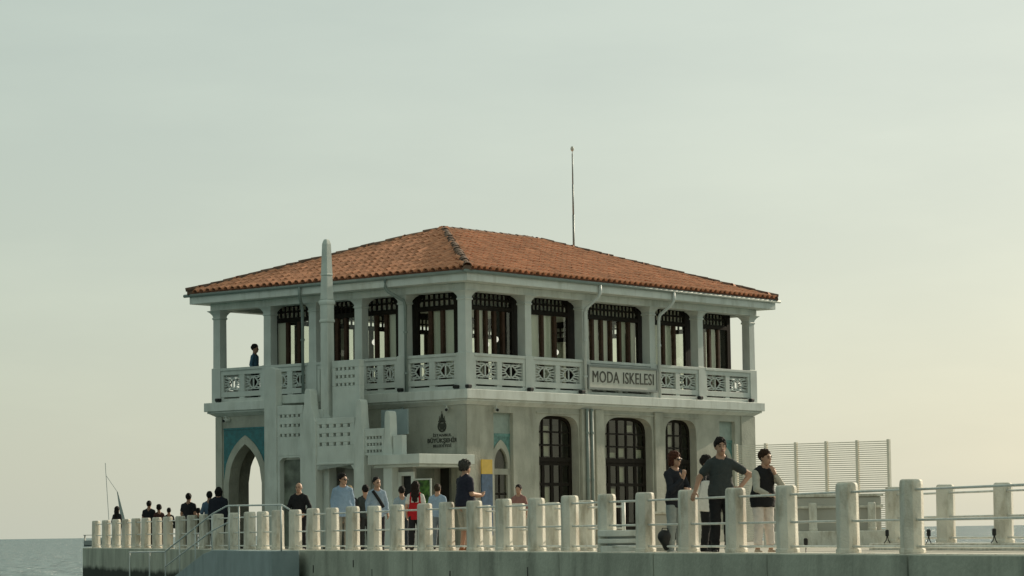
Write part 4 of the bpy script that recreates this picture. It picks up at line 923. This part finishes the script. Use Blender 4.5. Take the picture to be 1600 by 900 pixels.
def person(label, x, y, z, face, H, top, bottom, hair, hcol=(.02, .017, .014), tone=.9, arms=None, sleeve=.5, hem=.86, legs='std', pants_to=.08, lean=0., look=0., nod=0.,
           shoe=(.03, .03, .03), build=1.0, h=.020, extras=(), group=None, drop=0., knees=None, ankles=None, hands=True, facef=False, loose=0.0, vneck=False, palms=None):
    s = H / 1.75; t = thing('person', label, 'person', (x, y, z), R_(face), group); Bw = build
    def sheared(zv): return -lean * max(zv - .95, 0)
    Zd = -drop
    hip = [(-.092 * Bw, 0, .92 + Zd), (.092 * Bw, 0, .92 + Zd)]
    kn = knees or [(-.10, -.02, .50), (.10, -.02, .50)]; an = ankles or [(-.105, .03, .085), (.105, .03, .085)]
    Sb = .158 * Bw ** .6; shl = [(-Sb, sheared(1.37) + .005, 1.368 + Zd), (Sb, sheared(1.37) + .005, 1.368 + Zd)]
    ar = arms or [((-.23, .03, 1.13), (-.24, -.06, .89)), ((.23, .03, 1.13), (.24, -.06, .89))]
    el = [ar[0][0], ar[1][0]]; wr = [ar[0][1], ar[1][1]]
    def up(X, Y, Z): return X, Y + lean * np.maximum(Z - Zd - .95, 0), Z - Zd
    def torso(X, Y, Z, g=0.):
        X, Y, Z = up(X, Y, Z); Yf = Y * 1.5
        f = cap(X, Yf, Z, (0, 0, 1.02), (0, 0, 1.30), (.128 + loose) * Bw + g, .150 * Bw + g)
        f = smin(f, cap(X, Yf, Z, (-.055 * Bw, 0, .93), (.055 * Bw, 0, .93), .122 * Bw + g, .122 * Bw + g), .08)
        for e in (-1, 1): f = smin(f, cap(X, Yf, Z, (e * .03, .015, 1.452), (e * Sb * .86, .01, 1.368), .052 + g * .5, .048 + g), .06)
        if g > 0: f = smin(f, cap(X, Yf, Z, (0, 0, .98), (0, 0, .70), (.132 + loose) * Bw + g, (.150 + loose) * Bw + g), .05)
        return f / 1.15
    hc = np.array([0, sheared(1.62) - .015, 1.615 + Zd]); cl, sl_ = math.cos(R_(look)), math.sin(R_(look)); cn, sn = math.cos(R_(nod)), math.sin(R_(nod))
    def hd(X, Y, Z):                                                  # into head space
        a, b, c = (X - hc[0]) / 1.07, (Y - hc[1]) / 1.07, (Z - hc[2]) / 1.07; a, b = a * cl + b * sl_, -a * sl_ + b * cl
        return a, b * cn - c * sn, b * sn + c * cn
    def headf(X, Y, Z):
        a, b, c = hd(X, Y, Z)
        f = ell(a, b, c, (0, .012, .030), (.074, .094, .092))
        f = smin(f, ell(a, b, c, (0, -.030, -.052), (.054, .058, .066)), .035)
        f = smin(f, cap(a, b, c, (0, -.086, .012), (0, -.108, -.026), .008, .013), .012)
        f = smin(f, cap(a, b, c, (-.034, -.076, .024), (.034, -.076, .024), .012, .012), .014)
        for e in (-1, 1):
            f = np.minimum(f, ell(a, b, c, (e * .076, .012, -.006), (.012, .022, .032)))
            f = np.maximum(f, -(np.sqrt((a - e * .031) ** 2 + (b + .098) ** 2 + (c - .004) ** 2) - .017))
        return smin(f, cap(a, b, c, (-.016, -.083, -.060), (.016, -.083, -.060), .008, .008), .008)
    def legsf(X, Y, Z, g=0., wide=0.):
        f = None
        for i in (0, 1):
            q = smin(cap(X, Y, Z, hip[i], kn[i], .085 * Bw + g, .058 + g + wide * .5), cap(X, Y, Z, kn[i], an[i], .056 + g + wide * .5, .040 + g + wide), .03)
            f = q if f is None else smin(f, q, .02)
        return f
    def armsf(X, Y, Z, g=0., upto=1.0):
        f = None
        for i in (0, 1):
            S_, E_, W_ = np.array(shl[i]), np.array(el[i]), np.array(wr[i])
            if upto <= 1: q = cap(X, Y, Z, S_, S_ + (E_ - S_) * upto, .052 * Bw + g, .042 + g + (.006 if upto < 1 else 0))
            else: q = smin(cap(X, Y, Z, S_, E_, .052 * Bw + g, .042 + g), cap(X, Y, Z, E_, E_ + (W_ - E_) * (upto - 1), .041 + g, .031 + g), .02)
            f = q if f is None else np.minimum(f, q)
        return f
    neck_a, neck_b = (0, sheared(1.40) + .012, 1.40 + Zd), (0, hc[1] + .02, 1.58 + Zd)
    def bodyf(X, Y, Z):
        f = smin(torso(X, Y, Z), legsf(X, Y, Z), .04); f = smin(f, armsf(X, Y, Z, 0, 2.0), .03)
        f = smin(f, cap(X, Y, Z, neck_a, neck_b, .060, .052), .04); return smin(f, headf(X, Y, Z), .018)
    pts = np.array(hip + kn + an + shl + list(el) + list(wr) + [tuple(hc)])
    lo = pts.min(0) - .17; hi = pts.max(0) + .17; lo[2] = min(lo[2], pts[:, 2].min() - .1)
    def out(name, f, m, lo_=lo, hi_=hi, hh=h, par=t, extra=None):
        V, Q = surface_net(f, lo_, hi_, hh); V = [V]; Q = [Q]
        for (f2, l2, h2, hh2) in (extra or ()):
            v2, q2 = surface_net(f2, l2, h2, hh2); Q.append(q2 + sum(len(a) for a in V)); V.append(v2)
        V = np.concatenate(V) * s; Q = np.concatenate(Q)
        me = bpy.data.meshes.new(name); me.vertices.add(len(V)); me.vertices.foreach_set('co', V.astype(np.float32).ravel())
        me.loops.add(Q.size); me.loops.foreach_set('vertex_index', Q.astype(np.int32).ravel())
        me.polygons.add(len(Q)); me.polygons.foreach_set('loop_start', np.arange(0, Q.size, 4, dtype=np.int32))
        me.update(calc_edges=True); me.validate(); me.materials.append(m); me.polygons.foreach_set('use_smooth', [True] * len(me.polygons))
        return link(name, me, par)
    hx = []
    if hands:
        for i in (0, 1):
            dv_ = Vector(wr[i]) - Vector(el[i]); pn = (palms[i] if palms else ((1, -.2, 0) if i == 0 else (-1, -.2, 0)))
            hp = hand_field(wr[i], dv_ if len(ar[i]) < 3 else ar[i][2], pn, .42, 1 if i == 0 else -1)
            arr = np.array([list(c[0]) for c in hp] + [list(c[1]) for c in hp])
            fn = (lambda X, Y, Z, hp=hp: np.min(np.stack([cap(X, Y, Z, c[0], c[1], c[2], c[3]) for c in hp]), 0))
            hx.append((fn, arr.min(0) - .03, arr.max(0) + .03, .0058 if h < .017 else .0075))
    body = out('body', bodyf, skin(tone), extra=hx)
    fold = lambda X, Y, Z: .0045 * np.sin(31 * X + 19 * Z + 9 * np.sin(13 * Z)) * np.sin(23 * Z + 11 * Y)
    slv = sleeve
    def shirtf(X, Y, Z):
        f = smin(torso(X, Y, Z, .017), armsf(X, Y, Z, .012 + .005 * (slv < 1), slv) if slv > 0 else torso(X, Y, Z, .017), .03)
        x2, y2, z2 = up(X, Y, Z)
        f = np.maximum(f, hem - z2); f = np.maximum(f, -(cap(X, Y, Z, neck_a, (neck_b[0], neck_b[1] - .01, neck_b[2]), .074 if not vneck else .085, .080)))
        return f + fold(X, Y, Z)
    def pantf(X, Y, Z):
        w_ = .012
        f = smin(legsf(X, Y, Z, .016, w_), cap(X, Y * 1.4, Z - Zd, (-.055 * Bw, 0, .92), (.055 * Bw, 0, .92), .116 * Bw, .116 * Bw) / 1.1, .05)
        f = np.maximum(f, (Z - Zd) - min(.96, hem + .05))
        if pants_to > .1: f = np.maximum(f, pants_to - Z)
        return f + fold(X, Y, Z)
    if top is not None: out('shirt', shirtf, cloth(top))
    if bottom is not None: out('shorts' if pants_to > .3 else 'trousers', pantf, cloth(bottom))
    for i in (0, 1):
        a_ = an[i]; sf = lambda X, Y, Z: np.maximum(smin(cap(X, Y, Z, (a_[0], a_[1] + .02, a_[2] - .03), (a_[0] * 1.12, a_[1] - .14, a_[2] - .045), .045, .036), cap(X, Y, Z, a_, (a_[0], a_[1], a_[2] - .04), .044, .05), .02), (a_[2] - .085) - Z)
        out('shoe', sf, cloth(shoe, .6), np.array(a_) - [.09, .22, .1], np.array(a_) + [.09, .11, .08])
    if hair and hair != 'bald':
        def hairf(X, Y, Z):
            a, b, c = hd(X, Y, Z); ru = .0055 * np.sin(62 * a + 45 * c + 20 * b) * np.sin(58 * b + 31 * a) + .003 * np.sin(120 * a - 80 * b)
            big_ = {'short': 1.15, 'curly': 1.30, 'bob': 1.17, 'long': 1.14, 'bun': 1.08}[hair]
            f = ell(a, b, c, (0, .022, .046), (.076 * big_, .096 * big_, .094 * big_))
            f = np.maximum(f, -ell(a, b, c, (0, -.085, -.035), (.064, .075, .092)))           # open the face
            low = {'short': -.050, 'curly': -.045, 'bob': -.2, 'long': -.2, 'bun': -.03}[hair]
            f = np.maximum(f, low - .25 * b * 0 - c)
            f = np.maximum(f, (.002 - c) + (-.018 - b) * 1.18 + .007 * np.sin(75 * a + 20 * c) + .005 * np.sin(160 * a) if hair in ('short', 'curly', 'bun') else f)
            if hair == 'bob':
                g = smin(cap(a, b, c, (-.072, .02, .03), (-.070, .0, -.075), .036, .026), cap(a, b, c, (.072, .02, .03), (.070, .0, -.075), .036, .026), .03)
                f = smin(f, smin(g, ell(a, b, c, (0, .062, -.03), (.08, .05, .09)), .04), .02)
            if hair == 'long':
                g = smin(cap(a, b, c, (-.066, .03, .03), (-.075, .06, -.22), .036, .034), cap(a, b, c, (.066, .03, .03), (.075, .06, -.22), .036, .034), .05)
                f = smin(f, smin(g, cap(a, b * 1.5, c, (0, .11, .02), (0, .155, -.30), .085, .07), .05), .03)
            if hair == 'bun': f = smin(f, ell(a, b, c, (0, .115, .075), (.04, .04, .04)), .015)
            return f + (ru * (2.2 if hair == 'curly' else 1))
        l2 = hc - [.2, .22, .46 if hair == 'long' else .2]; h2 = hc + [.2, .26, .19]
        out('hair', hairf, hairm(hcol), l2, h2, .010 if h < .0185 else .014)
    MH = Matrix.Translation(Vector(hc) * s) @ Matrix.Rotation(R_(look), 4, 'Z') @ Matrix.Rotation(R_(nod), 4, 'X') @ Matrix.Scale(s * 1.07, 4)
    if facef:
        for e in (-1, 1):
            mb = MB(); mb.ball((e * .031, -.080, .004), (.0125, .011, .0075), 8, 6, 0); mb.build('eye', EYE, t, smooth=True).matrix_local = MH
            mb = MB(); mb.tube([(e * .015, -.092, .026), (e * .034, -.091, .031), (e * .052, -.080, .025)], .0052, 6); mb.build('eyebrow', hairm(hcol), t, smooth=True).matrix_local = MH
        mb = MB(); mb.tube([(-.024, -.084, -.058), (-.010, -.092, -.060), (.010, -.092, -.060), (.024, -.084, -.058)], .006, 6); mb.build('mouth', LIP, t, smooth=True).matrix_local = MH
    for ex in extras:
        if ex == 'sunglasses':
            mb = MB()
            for e in (-1, 1): mb.ball((e * .032, -.095, .006), (.028, .010, .021), 10, 6)
            mb.tube([(-.01, -.104, .012), (.01, -.104, .012)], .005, 5)
            for e in (-1, 1): mb.tube([(e * .058, -.090, .012), (e * .078, .0, .012)], .004, 5)
            mb.build('sunglasses', M['black'], t, smooth=True).matrix_local = MH
        elif ex[0] == 'strap':                                        # (name, colour, from, to, width): a band hugging the torso front and back
            _, colr, pa, pb, wd = ex; mb = MB(); pa, pb = Vector(pa), Vector(pb); ring = []
            for k in range(13):
                p = pa.lerp(pb, k / 12); y0 = -(.128 + .03 * math.sin(math.pi * k / 12)) + sheared(p.z); q = (pb - pa).normalized(); wv = Vector((-q.z, 0, q.x)) * wd / 2
                ring.append([tuple(Vector((p.x, y0, p.z)) + wv), tuple(Vector((p.x, y0, p.z)) - wv), tuple(Vector((p.x, y0 + .03, p.z)) - wv), tuple(Vector((p.x, y0 + .03, p.z)) + wv)])
            mb.v = []; mb.loft([[tuple(c * s for c in p) for p in r_] for r_ in ring]); mb.build('bag_strap', cloth(colr), t, smooth=True)
        elif ex[0] == 'apron':
            f_ = lambda X, Y, Z: np.maximum(np.maximum(torso(X, Y, Z, .034), np.maximum(.78 - Z, Z - 1.22)), np.abs(X) - .5)
            out('apron', f_, cloth(ex[1]))
            f_ = lambda X, Y, Z: np.maximum(np.maximum(torso(X, Y, Z, .034), np.maximum(1.20 - Z, Z - 1.50)), np.abs(np.abs(X) - .115 + (Z - 1.36) * .1) - .03)
            out('apron_strap', f_, cloth(ex[1]))
        elif ex[0] == 'vest':
            f_ = lambda X, Y, Z: np.maximum(np.maximum(torso(X, Y, Z, .036), ex[2] - up(X, Y, Z)[2]), -cap(X, Y, Z, neck_a, neck_b, .088, .09)) + fold(X, Y, Z)
            out('vest', f_, cloth(ex[1]))
    return t
EYE = mat('eye_dark', (.02, .016, .012), .2); LIP = mat('lips', (.28, .12, .10), .5)
DZ = DECK_Z
# --- the four at the railing on the right
person('man in dark grey t-shirt, hand on a railing post, other hand on hip, smiling', 3.30, 44.72, DZ, 4, 1.86, (.047, .055, .055), (.012, .012, .014), 'short', (.016, .012, .010), .95,
       arms=[((-.33, .02, 1.16), (-.405, -.05, .955), (-.35, -.25, -.75)), ((.45, .08, 1.20), (.27, -.05, 1.0), (-.75, -.3, -.45))], palms=[(0, .3, -1), (-.3, .6, -.5)], sleeve=.62, hem=.84, look=8, nod=-3, h=.015, facef=True, loose=.02, build=1.04)
person('woman with red-brown bob and sunglasses in dark cardigan and pale jeans, hand at chin', 2.66, 46.45, DZ, 35, 1.70, (.022, .023, .030), (.30, .33, .32), 'bob', (.085, .028, .016), .95,
       arms=[((-.20, -.16, 1.08), (-.02, -.25, 1.30), (.1, -.2, .8)), ((.25, -.05, 1.10), (.08, -.30, 1.10), (-.8, -.5, .05))], palms=[(.2, .8, 0), (0, .6, -.6)], sleeve=1.85, hem=.80, look=14, h=.016, extras=('sunglasses',), loose=.015, shoe=(.5, .5, .48))
person('dark-haired person in black with a white bag at the side, behind the man in grey', 3.22, 46.9, DZ, 60, 1.64, (.014, .014, .016), (.014, .014, .016), 'short', (.018, .014, .012), .9, sleeve=1.9, h=.018, loose=.03,
       arms=[((-.25, -.10, 1.12), (-.14, -.28, 1.0)), ((.25, .0, 1.12), (.16, -.22, 1.0))])
person('short-haired woman in black vest with pale sleeves and blush trousers, chin on hand', 3.83, 43.30, DZ, 28, 1.62, (.48, .45, .38), (.68, .61, .56), 'short', (.045, .022, .012), .95, lean=.16,
       arms=[((-.24, -.20, 1.10), (-.10, -.34, 1.0), (.6, -.6, -.2)), ((.28, -.22, 1.12), (.09, -.25, 1.36), (-.35, .1, .8))], palms=[(0, .3, -1), (-.2, .8, 0)], sleeve=1.85, hem=.80, look=18, nod=2, h=.016, facef=True, build=1.08, loose=.03,
       extras=(('vest', (.014, .014, .016), .80),), pants_to=.17, shoe=(.45, .35, .26), knees=[(-.10, -.03, .5), (.13, .02, .5)], ankles=[(-.105, .02, .085), (.19, .06, .085)])
# --- by the entrance
person('grey-haired man in navy polo and cream shorts seen from behind, hands together', -1.02, 57.6, DZ, 118, 1.88, (.020, .020, .036), (.46, .42, .34), 'curly', (.060, .056, .050), .95,
       arms=[((-.27, .0, 1.12), (-.08, -.30, 1.10), (.6, -.7, .1)), ((.31, -.04, 1.10), (.10, -.33, 1.08), (-.6, -.7, .1))], palms=[(.3, .3, .8), (-.3, .3, .8)], sleeve=.7, hem=.88, pants_to=.42, look=15, h=.016, build=1.32, loose=.05, facef=True, shoe=(.30, .12, .05))
person('bald security guard in black jacket with pale shoulder patch', -5.46, 70.75, DZ, -12, 1.73, (.012, .012, .014), (.014, .014, .016), 'bald', tone=1.0, sleeve=1.92, h=.018, facef=True, build=1.12, loose=.02,
       arms=[((-.27, -.02, 1.13), (-.16, -.22, 1.0)), ((.29, -.02, 1.13), (.20, -.2, .95))])
person('man in loose light blue shirt and sunglasses looking right', -4.14, 67.3, DZ, 15, 1.87, (.27, .37, .50), (.30, .29, .25), 'short', (.014, .012, .011), .95, sleeve=1.8, h=.017, look=38, nod=4, build=1.12, loose=.045, hem=.78, extras=('sunglasses',))
person('fair-haired person half hidden behind the man in the light blue shirt', -4.10, 69.4, DZ, 20, 1.60, (.035, .035, .04), (.03, .03, .03), 'short', (.42, .30, .16), 1.0, sleeve=1.9, h=.022)
person('person in pale blue shirt with black strap across the chest, looking down', -3.16, 64.1, DZ, 18, 1.71, (.32, .40, .50), (.03, .03, .035), 'bun', (.016, .013, .012), .95, sleeve=1.85, h=.017, look=14, nod=16, facef=True, loose=.03, hem=.80,
       extras=(('strap', (.015, .015, .017), (-.13, 0, 1.43), (.13, 0, 1.04), .07),))
person('dark-haired person behind the one with the black strap', -3.72, 69.6, DZ, 200, 1.62, (.05, .06, .06), (.03, .03, .03), 'short', (.015, .013, .012), .9, sleeve=.6, h=.022)
person('person in pale blue t-shirt at the ticket door', -2.93, 72.4, DZ, 195, 1.62, (.30, .37, .42), (.04, .05, .06), 'short', (.02, .016, .014), .9, sleeve=.6, h=.022)
person('long dark-haired woman in white t-shirt and red apron seen from behind', -2.40, 67.6, DZ, 172, 1.66, (.62, .61, .57), (.016, .016, .018), 'long', (.020, .013, .010), .95, sleeve=.62, h=.018, extras=(('apron', (.42, .012, .018)),))
person('person in light blue t-shirt from behind, right of the red apron', -1.98, 71.6, DZ, 165, 1.65, (.30, .40, .52), (.20, .23, .26), 'short', (.05, .033, .02), 1.0, sleeve=.6, h=.020, build=1.15)
person('woman in dusty pink top by the wall between niche and first arched door', .10, 72.6, DZ, -25, 1.63, (.30, .15, .13), (.06, .05, .05), 'bun', (.022, .016, .014), .9, sleeve=1.3, h=.020)
# --- dark figures on the left end of the platform; low skin tones paint in backlit shade
dk = (.012, .014, .018)
person('seated figure in a dark hooded cloak at the far left end of the platform', -14.43, 101.5, DZ, 150, 1.53, dk, dk, 'long', (.012, .011, .011), .7, sleeve=1.9, h=.026, hands=False, build=1.0)
person('man in dark top, leftmost of the three close together on the platform', -12.45, 95.2, DZ, 170, 1.63, dk, dk, 'short', (.014, .012, .011), .6, sleeve=.6, h=.026, hands=False, build=1.15)
person('dark-haired person in dark red-brown top between two others on the platform', -12.10, 95.1, DZ, 205, 1.49, (.05, .02, .018), dk, 'curly', (.014, .011, .010), .6, sleeve=1.9, h=.026, hands=False)
person('child with dark hair, rightmost of the three close together on the platform', -11.70, 94.6, DZ, 185, 1.38, dk, dk, 'short', (.014, .012, .011), .6, sleeve=1.9, h=.026, hands=False)
person('broad man in black t-shirt standing alone on the platform', -10.45, 89.6, DZ, 165, 1.78, dk, dk, 'short', (.012, .011, .010), .7, sleeve=.6, h=.024, hands=False, build=1.2)
person('small dark figure low beside the broad man in the black t-shirt', -10.10, 89.2, DZ, 200, 1.29, (.03, .03, .016), dk, 'curly', (.012, .011, .010), .7, sleeve=.9, h=.026, hands=False, build=1.15)
person('tall figure in navy coat at the left corner of the building', -8.66, 81.6, DZ, 170, 1.82, (.010, .013, .022), dk, 'bob', (.010, .009, .009), .6, sleeve=1.9, h=.022, hands=False, build=1.4, lean=.1, loose=.05)
person('person in pale blue shirt close to the tall figure in navy', -9.02, 82.6, DZ, 190, 1.72, (.09, .14, .20), dk, 'short', (.010, .009, .009), .7, sleeve=1.2, h=.024, hands=False)
bp_ = bw(1.1, 9.47, 4.45)
person('person in blue shirt and dark waistcoat standing on the open upper gallery', *bp_, 72, 1.78, (.07, .15, .22), dk, 'short', (.014, .012, .011), .75, sleeve=1.9, h=.022, hands=False)
t = thing('tote_bag', 'white tote bag carried by the dark-haired person behind the man in dark grey', 'bag', (3.13, 46.55, DZ))
mb = MB(); mb.loft([[(-.12, -.05, .72), (.10, -.06, .70), (.11, .05, .70), (-.11, .06, .72)], [(-.09, -.06, .95), (.12, -.06, .95), (.12, .06, .95), (-.09, .06, .95)], [(-.02, -.02, 1.22), (.14, -.02, 1.22), (.14, .03, 1.22), (-.02, .03, 1.22)]]); mb.build('bag_body', cloth((.70, .70, .67)), t, bevel=.02)
mb = MB(); mb.tube([(.0, 0, 1.21), (.03, .02, 1.38), (.10, .02, 1.38), (.12, 0, 1.21)], .012, 6); mb.build('handle', M['black'], t)
# black bag resting against the railing
t = thing('bag', 'slouchy black bag hanging low by the railing left of the woman in sunglasses', 'bag', (2.47, 46.3, DZ))
def bagf(X, Y, Z): return smin(ell(X, Y, Z, (0, 0, .31), (.10, .07, .10)), cap(X, Y, Z, (-.03, 0, .30), (.02, 0, .12), .085, .05), .05)
V_, Q_ = surface_net(bagf, (-.2, -.15, 0), (.2, .15, .5), .016)
me = bpy.data.meshes.new('bag_body'); me.from_pydata(V_.tolist(), [], Q_.tolist()); me.materials.append(M['black']); me.polygons.foreach_set('use_smooth', [True] * len(me.polygons)); link('bag_body', me, t)
mb = MB(); mb.tube([(-.06, 0, .36), (-.04, 0, .44), (.04, 0, .44), (.07, 0, .36)], .010, 6); mb.build('handle', M['black'], t)
